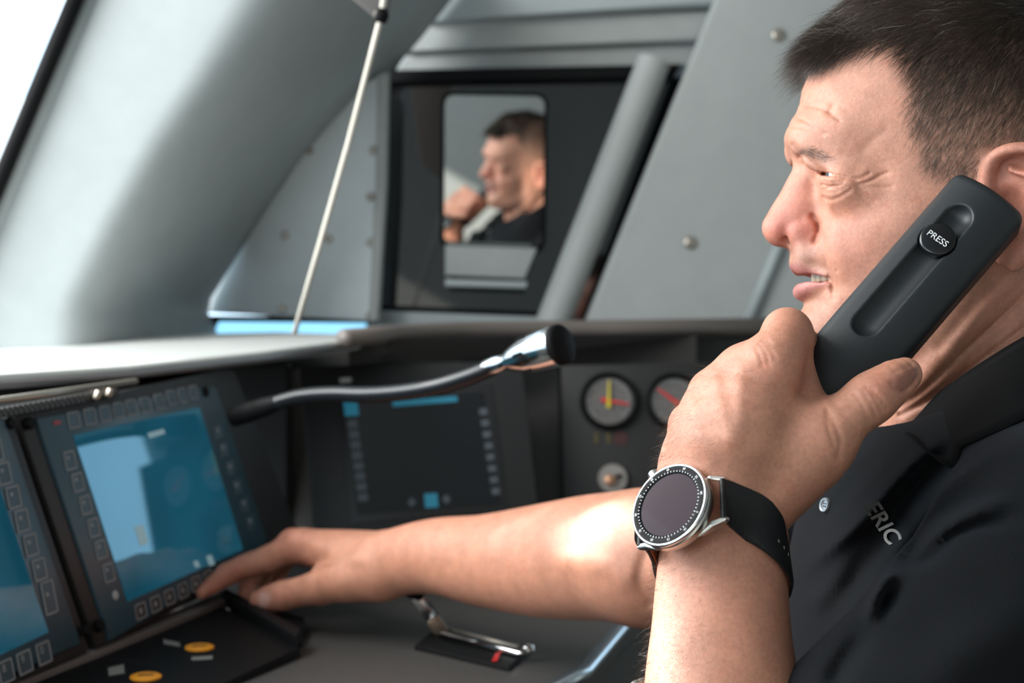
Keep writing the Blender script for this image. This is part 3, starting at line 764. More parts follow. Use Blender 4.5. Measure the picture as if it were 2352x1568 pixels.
for i, (x, y) in enumerate(((458, 1493), (335, 1561))):
    xx, yy = BN.xy(x, y); c = BN.loc(xx, yy, .002)
    b_ = obj_bm('amber_button', bm_lathe(bmesh.new(), c, BN.n, [(.0125, 0), (.0125, .0012), (.0115, .0018), (0, .0020)], 32, BN.ex), M_AMBER, bp_, True, 40)
    bm = bmesh.new(); bm_box(bm, c + BN.n * .0022, unit(BN.ex + .3 * BN.ey), unit(BN.ey - .3 * BN.ex), BN.n, .012, .0022, .0004); obj_bm('button_symbol', bm, M_DARK, b_)
for q in ([(375, 1474), (412, 1482), (414, 1490), (376, 1484)], [(248, 1540), (284, 1532), (286, 1552), (250, 1558)], [(440, 1515), (488, 1512), (488, 1519), (440, 1522)]):
    plate('panel_print', BN, q, .0004, .0026, mat_new('pale_print', (0.22, 0.22, 0.20), 0.6), bp_, 0)
# ================================================================== the person: head
PSI = math.radians(8.0)
HF = np.array([-math.cos(PSI), math.sin(PSI), 0.0])      # face forward
HS = np.array([-math.sin(PSI), -math.cos(PSI), 0.0])     # his left, towards the camera
HU = np.array([0.0, 0.0, 1.0])
H0 = P(2000, 450, 0.90)
HB = np.array([HF, HS, HU])

def HL(px, py, s=0.0):
    """Head-local point (forward, side, up; metres) seen at a pixel, s millimetres out from the mid plane."""
    r = P(px, py, 1.0) - CAM
    t = (s * 0.001 + (H0 - CAM) @ HS) / (r @ HS)
    return HB @ (CAM + r * t - H0)
def HLs(rows):
    return np.array([HL(*r[:3]) for r in rows])
def to_world(v):
    return H0 + v @ HB

# ---- cranium and face without nose, lips, ears: s^2 = Q(forward, up), a thin-plate spline through traced widths
rim = [(1893, 100), (1868, 148), (1853, 184), (1840, 224), (1829, 262), (1810, 295), (1802, 322), (1812, 350), (1832, 378),
       (1850, 420), (1858, 470), (1856, 520), (1836, 566), (1830, 590), (1836, 612), (1860, 632), (1848, 655), (1846, 680), (1850, 702),
       (1850, 722), (1850, 748), (1858, 780), (1885, 808), (1935, 826), (2010, 834), (2100, 838), (2200, 830), (2300, 800),
       (2400, 720), (2455, 600), (2490, 480), (2512, 380), (2525, 280), (2522, 180), (2495, 90), (2440, 15), (2355, -38), (2260, -62),
       (2160, -62), (2060, -45), (1985, -8), (1930, 42)]
rows = [  # px, py, half width in mm
    (1905, 105, 24), (1930, 100, 36), (1980, 100, 49), (2060, 100, 60), (2160, 100, 68), (2270, 100, 72), (2380, 100, 68), (2450, 100, 50),
    (1960, 45, 26), (2000, 25, 33), (2080, 20, 48), (2200, 20, 56), (2320, 20, 52), (2400, 20, 33), (2110, -25, 26), (2210, -30, 33), (2310, -20, 25),
    (1862, 200, 27), (1885, 200, 39), (1930, 200, 51), (2000, 200, 61), (2090, 200, 69), (2200, 200, 75), (2310, 200, 77), (2420, 200, 69), (2490, 200, 42),
    (1838, 260, 26), (1870, 260, 43), (1920, 260, 54), (1990, 260, 62), (2080, 260, 69),
    (1822, 300, 29), (1845, 300, 41), (1885, 300, 51), (1935, 300, 58), (1990, 300, 62), (2080, 300, 69), (2200, 300, 75), (2330, 300, 77), (2440, 300, 66), (2500, 300, 38),
    (1830, 335, 25), (1860, 338, 38), (1900, 340, 48), (1950, 342, 56), (2000, 345, 61), (2090, 345, 69),
    (1846, 372, 12), (1868, 375, 26), (1910, 378, 43), (1960, 380, 53), (2010, 380, 60), (2090, 380, 68), (2200, 380, 74), (2330, 400, 75), (2440, 400, 60),
    (1872, 405, 15), (1895, 405, 28), (1930, 405, 42), (1975, 405, 52), (2020, 405, 60), (2100, 405, 68),
    (1880, 440, 17), (1900, 440, 31), (1940, 440, 45), (1990, 440, 56), (2060, 440, 65), (2150, 440, 70),
    (1883, 480, 20), (1905, 480, 35), (1950, 480, 49), (2020, 480, 61), (2100, 480, 68), (2200, 480, 70), (2330, 480, 66), (2430, 480, 50),
    (1876, 525, 19), (1896, 525, 33), (1940, 525, 47), (2010, 525, 60), (2100, 525, 67), (2200, 525, 67),
    (1862, 560, 17), (1882, 560, 29), (1925, 560, 44), (2000, 560, 57), (2100, 560, 65), (2200, 560, 64), (2330, 580, 58),
    (1846, 595, 15), (1870, 595, 24), (1895, 595, 32), (1940, 595, 46), (2010, 595, 56), (2100, 600, 62), (2200, 600, 61),
    (1880, 640, 20), (1905, 640, 28.5), (1930, 640, 38), (1980, 640, 49), (2060, 640, 57), (2150, 650, 59), (2260, 650, 54),
    (1865, 680, 17), (1895, 680, 28), (1940, 680, 40), (2010, 680, 50), (2100, 690, 55), (2200, 690, 53),
    (1862, 720, 17), (1895, 720, 28), (1940, 720, 37), (2010, 720, 46), (2100, 720, 51),
    (1860, 760, 15), (1895, 760, 26), (1950, 760, 35), (2030, 760, 43), (2120, 760, 46),
    (1900, 795, 16), (1960, 800, 23), (2050, 800, 30)]
ctl = [HL(x, y, 0) * 1000 for x, y in rim]
rimc = np.mean(ctl, 0)
XY = [(c[0], c[2]) for c in ctl]; QV = [0.0] * len(ctl)
for x, y, s in rows:
    c = HL(x, y, s) * 1000; XY.append((c[0], c[2])); QV.append(s * s)
ra = np.array([(c[0], c[2]) for c in ctl])
tn = np.roll(ra, -1, 0) - np.roll(ra, 1, 0); nn = np.stack([tn[:, 1], -tn[:, 0]], 1); nn /= np.linalg.norm(nn, axis=1)[:, None]
if ((ra + nn - ra.mean(0)) ** 2).sum() < ((ra - ra.mean(0)) ** 2).sum(): nn = -nn
for i in range(0, len(ra), 2):
    XY.append(tuple(ra[i] + nn[i] * 22)); QV.append(-22 * 70.0)
XY = np.array(XY); QV = np.array(QV)
def tps_k(r2): return np.where(r2 > 1e-9, 0.5 * r2 * np.log(np.maximum(r2, 1e-9)), 0)
n = len(XY)
K = tps_k(((XY[:, None] - XY[None]) ** 2).sum(2)) + np.eye(n) * 18.0
A = np.zeros((n + 3, n + 3)); A[:n, :n] = K; A[:n, n] = 1; A[:n, n + 1:] = XY; A[n, :n] = 1; A[n + 1:, :n] = XY.T
cf = np.linalg.solve(A, np.r_[QV, 0, 0, 0])
GA = np.arange(-190, 110, 1.0); GU = np.arange(-150, 180, 1.0)
gp = np.stack(np.meshgrid(GA, GU, indexing='ij'), -1).reshape(-1, 2)
QG = (tps_k(((gp[:, None] - XY[None]) ** 2).sum(2)) @ cf[:n] + cf[n] + gp @ cf[n + 1:]).reshape(len(GA), len(GU))
QA, QU = np.gradient(QG)
def tps_field(p):
    a = np.clip(p[:, 0] * 1000 - GA[0], 0, len(GA) - 2.001); u = np.clip(p[:, 2] * 1000 - GU[0], 0, len(GU) - 2.001)
    i = a.astype(int); j = u.astype(int); fa = a - i; fu = u - j
    def lk(G): return (G[i, j] * (1 - fa) + G[i + 1, j] * fa) * (1 - fu) + (G[i, j + 1] * (1 - fa) + G[i + 1, j + 1] * fa) * fu
    s = p[:, 1] * 1000
    q = lk(QG); g = np.sqrt(4 * s * s + lk(QA) ** 2 + lk(QU) ** 2 + 25.0)
    return (s * s - q) / g * 0.001

def view_px(pl):
    # photograph pixel at which a head-local point is seen
    w = H0 + pl @ HB - CAM
    return np.stack([1176.0 + FPX * w[:, 0] / w[:, 1], 784.0 - FPX * w[:, 2] / w[:, 1]], 1)
FH = Field(fold=lambda p: np.stack([p[:, 0], np.abs(p[:, 1]), p[:, 2]], 1))
FH.add('u', tps_field, 0.004)
def HIT(px, py, inset=0.0):
    # first surface point of the head built so far behind a pixel, pushed in by inset millimetres along the sight line
    d = unit(P(px, py, 1.0) - CAM); t = 0.70
    for _ in range(120):
        x = CAM + d * t
        f = float(FH.eval((HB @ (x - H0))[None])[0])
        if f < 2e-5: break
        t += f * 0.7
    return HB @ (CAM + d * (t + inset * 0.001) - H0)
def HITs(rows):
    return np.array([HIT(*r) for r in rows])
def crease(rows, r, amp, n=12, smax=None):
    # soft groove (amp<0) or ridge (amp>0) following a line traced over the near side of the head
    q = catmull(np.asarray([w[:2] for w in rows], float), n) / 3.75e3
    q3 = np.hstack([q, np.zeros((len(q), 1))]); rad = np.zeros(len(q)); rad_end = len(q)
    bx = (q.min(0) - 3.2 * r, q.max(0) + 3.2 * r)
    def f(p):
        w = view_px(p) / 3.75e3
        out = (3.2 * r + np.maximum(np.maximum(bx[0] - w, w - bx[1]), 0).max(1)).astype(np.float32)
        m = ((w > bx[0]) & (w < bx[1])).all(1)
        if m.any(): out[m] = seg_dist(np.hstack([w[m], np.zeros((m.sum(), 1))]), q3, rad)
        return out
    FH.add('b', f, 3 * r, amp, r)
# ---- neck
FH.tube(HLs([(2290, 480, 0), (2300, 640, 0), (2312, 800, 0), (2318, 960, 0), (2330, 1120, 0)]), [0.050, 0.055, 0.060, 0.066, 0.075], k=0.03, n=14)
FH.tube(HLs([(2050, 800, 0), (2130, 880, 0), (2135, 980, 0)]), [0.018, 0.022, 0.024], k=0.03, n=8)      # throat
FH.tube(HLs([(2290, 600, 58), (2200, 760, 52), (2110, 905, 34), (2075, 985, 14)]), [0.010, 0.011, 0.010, 0.008], k=0.014, n=10)   # neck muscle
# ---- jaw line
FH.tube(HLs([(2215, 560, 58), (2195, 660, 53), (2110, 745, 45), (1980, 798, 27), (1890, 790, 6)]), [0.010, 0.011, 0.010, 0.009, 0.010], k=0.02, n=12)
# ---- nose
FH.tube(HLs([(1858, 384, 0), (1848, 410, 0), (1824, 450, 0), (1802, 488, 0), (1787, 521, 0)]), [0.0078, 0.0075, 0.0078, 0.0088, 0.0100], k=0.008, n=14)
FH.ell(HL(1852, 455, 4), (0.011, 0.0115, 0.019), k=0.010)
FH.ell(HL(1840, 500, 4), (0.014, 0.0125, 0.014), k=0.009)
FH.ell(HL(1797, 528, 4.5), (0.0095, 0.0080, 0.0090), k=0.006)
FH.ell(HL(1846, 528, 12.5), (0.0106, 0.0072, 0.0090), k=0.0045)
FH.tube(HLs([(1790, 543, 0), (1812, 548, 0), (1834, 552, 0)]), [0.0048, 0.0040, 0.0042], k=0.005, n=6)
FH.ell(HL(1828, 556, 8), (0.0090, 0.0032, 0.0045), axes=(HF * 0 + [1, 0.25, 0.1], [-0.25, 1, 0], [0, 0, 1]), k=0.002, op='s')
# ---- brow ridge and upper lid fold that hangs over the eye
FH.tube(HITs([(1846, 330, 6), (1860, 336, 5), (1890, 345, 5), (1936, 358, 5), (1982, 385, 4)]), [0.0070, 0.0085, 0.0080, 0.0066, 0.0050], k=0.012, n=12)
FH.tube(HITs([(1868, 372, 3.5), (1898, 381, 3), (1940, 392, 3), (1982, 404, 3)]), [0.0045, 0.0055, 0.0055, 0.0040], k=0.006, n=10)
# ---- lids round the eyeball
EYE = HIT(1944, 405, 10.5)
FH.ell(EYE, (0.0128, 0.0128, 0.0128), k=0.005)
FH.tube(HITs([(1888, 412, 1.5), (1905, 412, 1.5), (1940, 417, 1.5), (1968, 416, 1.5)]), [0.0022, 0.0030, 0.0030, 0.0022], k=0.005, n=10)
FH.tube(HITs([(1896, 436, 1.5), (1914, 443, 1.5), (1942, 438, 1.5)]), [0.0020, 0.0028, 0.0022], k=0.010, n=8)
FH.tube(HITs([(1930, 466, 4), (1965, 452, 4.2), (1998, 434, 4)]), [0.0035, 0.0056, 0.0040], k=0.012, n=8)
# ---- muzzle, lips
FH.ell(HL(1850, 592, 8), (0.0075, 0.013, 0.012), k=0.010)
FH.tube(HLs([(1834, 603, 0), (1836, 604, 6), (1848, 610, 13), (1875, 622, 20), (1899, 635, 25.5)]), [0.0046, 0.0047, 0.0044, 0.0036, 0.0026], k=0.004, n=14)
FH.tube(HLs([(1843, 671, 0), (1847, 667, 7), (1859, 660, 14), (1881, 653, 21), (1901, 645, 26)]), [0.0060, 0.0060, 0.0054, 0.0040, 0.0026], k=0.005, n=14)
FH.tube(HLs([(1828, 641, 0), (1850, 640, 6), (1872, 641, 14), (1900, 641, 23.5)]), [0.0062, 0.0052, 0.0036, 0.0008], k=0.002, op='s', n=14)
FH.ell(HL(1888, 640, 0), (0.018, 0.020, 0.0055), k=0.002, op='s')
FH.tube(HLs([(1879, 738, 0), (1882, 742, 9), (1896, 750, 18)]), [0.010, 0.009, 0.007], k=0.012, n=8)      # chin
# ---- ear
def EL(px, py, s): return HL(px, py, s)
FH.tube(np.array([EL(2268, 470, 74), EL(2266, 420, 76), EL(2276, 375, 80), EL(2305, 350, 85), EL(2350, 343, 89), EL(2400, 352, 92), EL(2432, 390, 93), EL(2436, 450, 91), EL(2415, 510, 88), EL(2372, 560, 83), EL(2335, 590, 79), EL(2312, 592, 76)]),
        [0.004, 0.0040, 0.0045, 0.0042, 0.0042, 0.0042, 0.0042, 0.0042, 0.0042, 0.0048, 0.0062, 0.0055], k=0.003, n=40)
FH.ell(EL(2355, 460, 78), (0.022, 0.0055, 0.030), axes=([1, -0.28, 0], [0.28, 1, 0], [0, 0, 1]), k=0.006)
FH.tube(np.array([EL(2325, 385, 84), EL(2368, 400, 87), EL(2392, 440, 88), EL(2388, 500, 85), EL(2350, 540, 80)]), [0.0028, 0.0036, 0.0038, 0.0036, 0.003], k=0.004, n=16)
FH.ell(EL(2318, 478, 83), (0.010, 0.009, 0.013), k=0.004, op='s')
FH.ell(EL(2335, 375, 92), (0.016, 0.009, 0.005), k=0.003, op='s')
FH.ell(EL(2276, 480, 76), (0.006, 0.004, 0.007), k=0.004)                                    # tragus
FH.ell(EL(2325, 568, 79), (0.010, 0.0045, 0.011), k=0.005)

# ---- folds and creases
crease([(1866, 497), (1877, 512), (1879, 535), (1872, 554)], 0.0018, -0.0022)   # alar crease
crease([(1838, 505), (1815, 517), (1800, 540)], 0.0035, -0.0010)
crease([(1882, 398), (1892, 400), (1905, 401.5), (1920, 403), (1942, 407), (1958, 411)], 0.0010, -0.0012)     # slit between the lids
crease([(1890, 399), (1898, 400), (1908, 401.5)], 0.0009, -0.0040)
crease([(1880, 516), (1890, 550), (1896, 590), (1903, 620), (1913, 650), (1915, 685)], 0.0016, -0.0011)      # nose to mouth fold
crease([(1908, 540), (1916, 585), (1926, 625)], 0.008, 0.0022)
crease([(1840, 640), (1856, 637), (1874, 639), (1886, 641)], 0.0014, -0.010)
crease([(1874, 640), (1892, 641), (1900, 641)], 0.0011, -0.007)
crease([(1903, 641), (1912, 652), (1913, 668)], 0.0018, -0.0014)
crease([(1846, 700), (1856, 698), (1885, 694)], 0.005, -0.0014)
crease([(1829, 268), (1850, 278), (1872, 292), (1897, 307)], 0.0011, -0.0007)       # forehead lines
crease([(1838, 236), (1852, 241), (1885, 248), (1905, 257), (1928, 276)], 0.0012, -0.0008)
crease([(1913, 246), (1907, 258)], 0.0022, -0.0011)
crease([(1850, 220), (1880, 224), (1920, 238), (1950, 256)], 0.0014, -0.0003)
crease([(1816, 292), (1840, 292), (1862, 298), (1890, 310)], 0.0011, -0.0006)
crease([(1822, 332), (1830, 346), (1838, 360)], 0.0014, -0.0012)                  # frown line
crease([(1842, 352), (1860, 368), (1882, 388), (1898, 394)], 0.0015, -0.0012)
crease([(1964, 411), (1972, 410), (1984, 406), (1998, 397)], 0.0010, -0.0010)                 # crow's feet
crease([(1964, 416), (1978, 421), (1998, 416), (2022, 403), (2040, 396)], 0.0010, -0.0010)
crease([(1966, 426), (1976, 434), (1990, 448), (2010, 462)], 0.0010, -0.0006)
crease([(1972, 424), (1988, 428), (2020, 430), (2050, 428)], 0.0010, -0.0006)
crease([(1968, 436), (1985, 458), (2000, 470)], 0.0010, -0.0005)
crease([(1889, 423), (1905, 427), (1925, 426), (1938, 421)], 0.0008, -0.0009)
crease([(1892, 415), (1915, 419), (1942, 413)], 0.0008, -0.0006)
crease([(1890, 436), (1906, 431), (1924, 433)], 0.0008, -0.0006)
crease([(1890, 442), (1915, 441), (1932, 436), (1945, 428)], 0.0008, -0.0005)
crease([(1892, 452), (1905, 459), (1922, 455), (1942, 444), (1955, 434)], 0.0011, -0.0007)    # lower edge of the bag
crease([(1985, 342), (2005, 322), (2032, 300)], 0.0030, -0.0005)
crease([(2066, 935), (2110, 905), (2180, 838), (2260, 765), (2360, 672)], 0.0020, -0.0016)     # neck folds
crease([(2070, 952), (2130, 918), (2200, 868), (2280, 810), (2360, 745)], 0.0022, -0.0018)
crease([(2090, 900), (2150, 830), (2230, 745), (2330, 640)], 0.006, 0.0018)
crease([(2160, 800), (2240, 700), (2330, 590)], 0.004, -0.0012)
lo = HL(2700, 1180, 0); hi = HL(1700, -160, 0)
hv, hq = sculpt(FH, (-0.215, -0.110, lo[2]), (0.075, 0.110, 0.165), 0.0010)
hv, hq = keep_biggest(hv, hq)
head_local = hv
head_world = to_world(hv)

# ================================================================== the person: left arm, hand round the handset
FL = Field()
S = np.array([0.0, 1.0, 0.0])
FL.tube([P(1657, 1180, .752), P(1655, 1260, .747), P(1657, 1350, .740), P(1656, 1460, .729), P(1657, 1570, .718), P(1665, 1750, .705), P(1700, 1980, .71)],
        [0.0312, 0.0318, 0.0342, 0.0358, 0.0385, 0.042, 0.044], k=0.01, n=60, squash=(S, 0.86))
# back of the hand: a fan of metacarpals
IDX, MID, RNG, PNK = P(1772, 838, .738), P(1712, 852, .748), P(1640, 906, .764), P(1592, 978, .784)
FL.tube([P(1690, 1130, .750), P(1728, 990, .738), IDX], [0.0235, 0.022, 0.0135], k=0.012, n=8)
FL.tube([P(1660, 1130, .750), P(1680, 1000, .738), MID], [0.0245, 0.023, 0.0130], k=0.012, n=8)
FL.tube([P(1640, 1130, .752), P(1638, 1030, .750), RNG], [0.0245, 0.0225, 0.0125], k=0.012, n=8)
FL.tube([P(1622, 1135, .756), P(1600, 1060, .764), PNK], [0.024, 0.0190, 0.0125], k=0.012, n=8)
FL.ell(P(1720, 1010, .752), (0.036, 0.018, 0.045), k=0.012)
# index finger: over the handset, knuckle up, then down its far side
FL.tube([IDX, P(1796, 795, .742), P(1808, 766, .750)], [0.0135, 0.0128, 0.0122], k=0.009, n=6)
FL.tube([P(1808, 764, .750), P(1826, 772, .778), P(1850, 800, .806)], [0.0122, 0.0105, 0.0095], k=0.006, n=6)
FL.tube([P(1850, 800, .806), P(1880, 840, .822), P(1915, 875, .822)], [0.0095, 0.0090, 0.0075], k=0.005, n=6)
# the other fingers, wrapped round behind
for a, b, c, d, r in ((MID, P(1752, 842, .785), P(1800, 835, .828), P(1875, 905, .826), 0.0112),
                      (RNG, P(1690, 892, .808), P(1740, 880, .838), P(1825, 950, .828), 0.0106),
                      (PNK, P(1640, 962, .826), P(1690, 950, .845), P(1780, 1005, .832), 0.0094)):
    FL.tube([a, b], [0.0125, r * 1.06], k=0.006)
    FL.tube([b, c], [r * 1.06, r * 0.96], k=0.004)
    FL.tube([c, d], [r * 0.96, r * 0.80], k=0.004)
# thumb along the lower end of the handset
FL.tube([P(1725, 1120, .754), P(1800, 1075, .744), P(1868, 1020, .738)], [0.0235, 0.0235, 0.0195], k=0.012, n=8)
FL.tube([P(1868, 1020, .738), P(1935, 965, .734), P(2000, 915, .734)], [0.0190, 0.0140, 0.0124], k=0.010, n=8)
FL.tube([P(2000, 915, .734), P(2045, 882, .737), P(2078, 860, .741)], [0.0122, 0.0118, 0.0090], k=0.006, n=6)
# web between thumb and index finger
FL.tube([P(1815, 800, .757), P(1826, 850, .757), P(1846, 915, .755), P(1866, 970, .750)], [0.0098, 0.0105, 0.0108, 0.0120], k=0.010, n=10)
def lp(rows): return np.array([P(x, y, z) for x, y, z in rows])
def view_world(p):
    w = p - CAM
    return np.stack([1176.0 + FPX * w[:, 0] / w[:, 1], 784.0 - FPX * w[:, 2] / w[:, 1]], 1)
def line2(FF, rows, r, amp, n=10, sc=4.4e3, ymax=0.76, taper=0.0):
    q = catmull(np.asarray(rows, float), n) / sc
    t_ = np.linspace(0, 1, n); end = np.clip(1 - np.minimum(t_, 1 - t_) / max(taper, 1e-6), 0, 1) * (taper > 0)
    q3 = np.hstack([q, (2.0 * r * end)[:, None]]); rad = np.zeros(len(q))     # the stroke sinks away towards its ends
    bx = (q.min(0) - 3.2 * r, q.max(0) + 3.2 * r)
    def f(p):
        w = view_world(p) / sc
        out = (3.2 * r + np.maximum(np.maximum(bx[0] - w, w - bx[1]), 0).max(1)).astype(np.float32)
        m = ((w > bx[0]) & (w < bx[1])).all(1) & (p[:, 1] < ymax)
        if m.any(): out[m] = seg_dist(np.hstack([w[m], np.zeros((m.sum(), 1))]), q3, rad)
        return out
    FF.add('b', f, 3 * r, amp, r)
for rows, r, amp in (
        ([(1640, 870), (1655, 930), (1672, 1000)], 0.0040, 0.0010), ([(1700, 850), (1700, 930), (1690, 1010)], 0.0045, 0.0008),
        ([(1585, 925), (1605, 1000), (1630, 1060)], 0.0040, 0.0008), ([(1664, 860), (1650, 900), (1662, 960)], 0.006, -0.0006),
        ([(1765, 850), (1790, 900), (1800, 960)], 0.008, -0.0010),
        ([(1752, 782), (1768, 800), (1780, 822)], 0.0012, -0.0006), ([(1745, 790), (1760, 812), (1765, 835)], 0.0012, -0.0006),
        ([(1738, 800), (1748, 820), (1752, 840)], 0.0012, -0.0005), ([(1760, 778), (1778, 795), (1800, 800)], 0.0012, -0.0005),
        ([(1757, 760), (1770, 764), (1790, 762)], 0.0008, -0.0003), ([(1754, 770), (1770, 774), (1795, 772)], 0.0008, -0.0003),
        ([(1990, 890), (2010, 915), (2025, 945)], 0.0010, -0.0008), ([(2002, 893), (2022, 915), (2036, 938)], 0.0010, -0.0009),
        ([(1980, 895), (2000, 925), (2012, 958)], 0.0010, -0.0006), ([(1965, 905), (1985, 940), (1995, 975)], 0.0010, -0.0004),
        ([(1900, 945), (1915, 970), (1930, 1010), (1925, 1050)], 0.0016, -0.0008), ([(1898, 955), (1905, 990), (1915, 1020)], 0.0014, -0.0006),
        ([(1520, 1050), (1580, 1062), (1660, 1075), (1760, 1110)], 0.010, -0.0016),
        ([(2050, 858), (2062, 850), (2092, 838)], 0.0010, -0.0005)):
    line2(FL, rows, r, amp)
line2(FL, [(2046, 880), (2058, 862), (2076, 848), (2096, 839)], 0.0008, -0.0005)
line2(FL, [(2046, 882), (2060, 897), (2072, 901), (2094, 884), (2108, 862)], 0.0008, -0.0006)
lv, lq = sculpt(FL, (P(1440, 0, .70)[0] - 0.02, 0.650, P(0, 2020, .75)[2]), (P(2130, 0, .76)[0] + 0.02, 0.870, P(0, 690, .74)[2] + 0.02), 0.0010)
lv, lq = keep_biggest(lv, lq)

# ================================================================== the person: right arm reaching to the display
FR = Field()
RW = P(880, 1292, 1.335); REL = P(1475, 1290, 1.110)
FR.tube([P(895, 1292, 1.328), P(1000, 1277, 1.290), P(1120, 1287, 1.245), P(1250, 1287, 1.195), P(1370, 1279, 1.150), P(1490, 1275, 1.105), P(1640, 1270, 1.06)],
        [0.0305, 0.0342, 0.0405, 0.0475, 0.0508, 0.0510, 0.0490], k=0.012, n=60, squash=(S, 0.85))
FR.tube([P(1490, 1290, 1.105), P(1800, 1240, 1.10), P(2150, 1120, 1.10)], [0.047, 0.050, 0.056], k=0.02, n=8)
R_I, R_M, R_R, R_P = P(688, 1252, 1.405), P(672, 1246, 1.432), P(668, 1252, 1.456), P(672, 1268, 1.476)
for m, c, r0, r1 in ((R_I, P(860, 1290, 1.338), .0230, .0140), (R_M, P(855, 1280, 1.352), .0240, .0138), (R_R, P(855, 1280, 1.365), .0220, .0130), (R_P, P(860, 1290, 1.375), .0200, .0120)):
    FR.tube([P(900, 1292, 1.328), c, m], [0.022, r0, r1], k=0.010, n=8)
def near_d1(px, py, gap): return P(px, py, D1.at(px, py)[1] - gap)        # just in front of the display
FR.tube([R_I, P(622, 1282, 1.428)], [0.0145, 0.0132], k=0.008)
FR.tube([P(622, 1282, 1.428), P(560, 1300, 1.425), P(522, 1318, 1.414)], [0.0132, 0.0118, 0.0108], k=0.005, n=5)
FR.tube([P(522, 1318, 1.414), P(490, 1342, 1.398), near_d1(464, 1361, 0.0075)], [0.0108, 0.0090, 0.0062], k=0.004, n=5)
for a, b, c, d, r in ((R_M, P(600, 1292, 1.452), P(572, 1335, 1.452), P(562, 1385, 1.435), .0105), (R_R, P(615, 1302, 1.478), P(598, 1345, 1.478), P(598, 1388, 1.460), .0098),
                      (R_P, P(640, 1312, 1.498), P(628, 1350, 1.496), P(632, 1382, 1.480), .0086)):
    FR.tube([a, b], [r * 1.2, r * 1.05], k=0.006); FR.tube([b, c], [r * 1.05, r * .95], k=0.004); FR.tube([c, d], [r * .95, r * .75], k=0.004)
FR.tube([P(870, 1320, 1.325), P(800, 1330, 1.335), P(735, 1345, 1.355)], [0.024, 0.0215, 0.0165], k=0.012, n=8)
FR.tube([P(735, 1345, 1.355), P(672, 1362, 1.372), P(650, 1368, 1.378)], [0.0165, 0.0142, 0.0136], k=0.008, n=6)
FR.tube([P(650, 1368, 1.378), P(620, 1375, 1.385), P(597, 1378, 1.390)], [0.0136, 0.0134, 0.0100], k=0.005, n=6)
line2(FR, [(752, 1303), (715, 1312), (670, 1322)], 0.0022, -0.0024, sc=2.45e3, ymax=1.42)
for rows, r, amp in (([(700, 1240), (760, 1270), (830, 1285)], 0.007, 0.0016), ([(660, 1350), (664, 1372), (660, 1395)], 0.0012, -0.0007), ([(650, 1350), (652, 1372), (650, 1395)], 0.0012, -0.0006),
                     ([(1495, 1380), (1470, 1330), (1488, 1260)], 0.006, -0.0030), ([(1430, 1330), (1380, 1300), (1300, 1290)], 0.012, 0.0018)):
    line2(FR, rows, r, amp, sc=2.5e3, ymax=1.5)
rv, rq = sculpt(FR, (P(430, 0, 1.50)[0] - 0.02, 1.02, P(0, 1440, 1.40)[2] - 0.06), (P(2200, 0, 1.10)[0] + 0.05, 1.56, P(0, 1060, 1.12)[2] + 0.06), 0.0015)
rv, rq = keep_biggest(rv, rq)

# ================================================================== skin colours
def in_poly(q, poly):
    """Which 2-D points lie inside a polygon."""
    x, y = q[:, 0], q[:, 1]; c = np.zeros(len(q), bool); n = len(poly)
    for i in range(n):
        (x1, y1), (x2, y2) = poly[i], poly[i - 1]
        k = (y1 > y) != (y2 > y)
        c ^= k & (x < (x2 - x1) * (y - y1) / ((y2 - y1) or 1e-9) + x1)
    return c
def poly_dist(q, poly, closed=True):
    p = np.asarray(poly, float)
    if closed: p = np.vstack([p, p[:1]])
    best = np.full(len(q), 1e9)
    for i in range(len(p) - 1):
        a = p[i]; d = p[i + 1] - a
        t = np.clip(((q - a) @ d) / max(d @ d, 1e-9), 0, 1)
        best = np.minimum(best, np.linalg.norm(q - a - t[:, None] * d, axis=1))
    return best
def soft_poly(q, poly, soft):
    d = poly_dist(q, poly); ins = in_poly(q, poly)
    return 1 / (1 + np.exp(-np.where(ins, d, -d) / soft))
def lerp(a, b, t): return a + (np.asarray(b) - a) * t[:, None]
def blob(q, x, y, rx, ry): return np.exp(-((q[:, 0] - x) / rx) ** 2 - ((q[:, 1] - y) / ry) ** 2)

BASE = np.array([0.53, 0.250, 0.166])
hl = head_local.copy(); hl[:, 1] = np.abs(hl[:, 1])
hp = view_px(hl)                                             # where the near-side twin of each vertex is seen
tint = np.tile(BASE, (len(hl), 1))
side = np.abs(head_local[:, 1])
red = 0.75 * blob(hp, 1790, 525, 45, 45) + 0.55 * blob(hp, 1855, 530, 35, 35) + 0.25 * blob(hp, 1940, 560, 70, 80) + 0.45 * blob(hp, 1830, 460, 40, 50)
red += 0.45 * soft_poly(hp, [(2255, 470), (2255, 380), (2290, 335), (2360, 325), (2450, 360), (2450, 500), (2350, 610), (2290, 590)], 6)
tint = lerp(tint, (0.52, 0.17, 0.125), np.clip(red, 0, 0.85))
lips = np.maximum(soft_poly(hp, [(1812, 607), (1828, 603), (1850, 612), (1880, 624), (1906, 640), (1880, 650), (1800, 650)], 2.0) * (hp[:, 1] < 645),
                  soft_poly(hp, [(1812, 650), (1850, 632), (1880, 640), (1906, 642), (1895, 655), (1865, 668), (1848, 690), (1812, 690)], 2.5) * (hp[:, 1] > 630))
tint = lerp(tint, (0.44, 0.165, 0.15), lips * 0.85)
stub = np.clip(soft_poly(hp, [(1815, 570), (1870, 562), (1895, 600), (1905, 635), (1850, 612), (1812, 604)], 6) * 0.38
               + soft_poly(hp, [(1835, 695), (1900, 670), (1960, 720), (2100, 700), (2200, 560), (2250, 600), (2200, 800), (1900, 850), (1830, 780)], 14) * 0.22, 0, 1)
tint = lerp(tint, (0.20, 0.13, 0.10), stub)
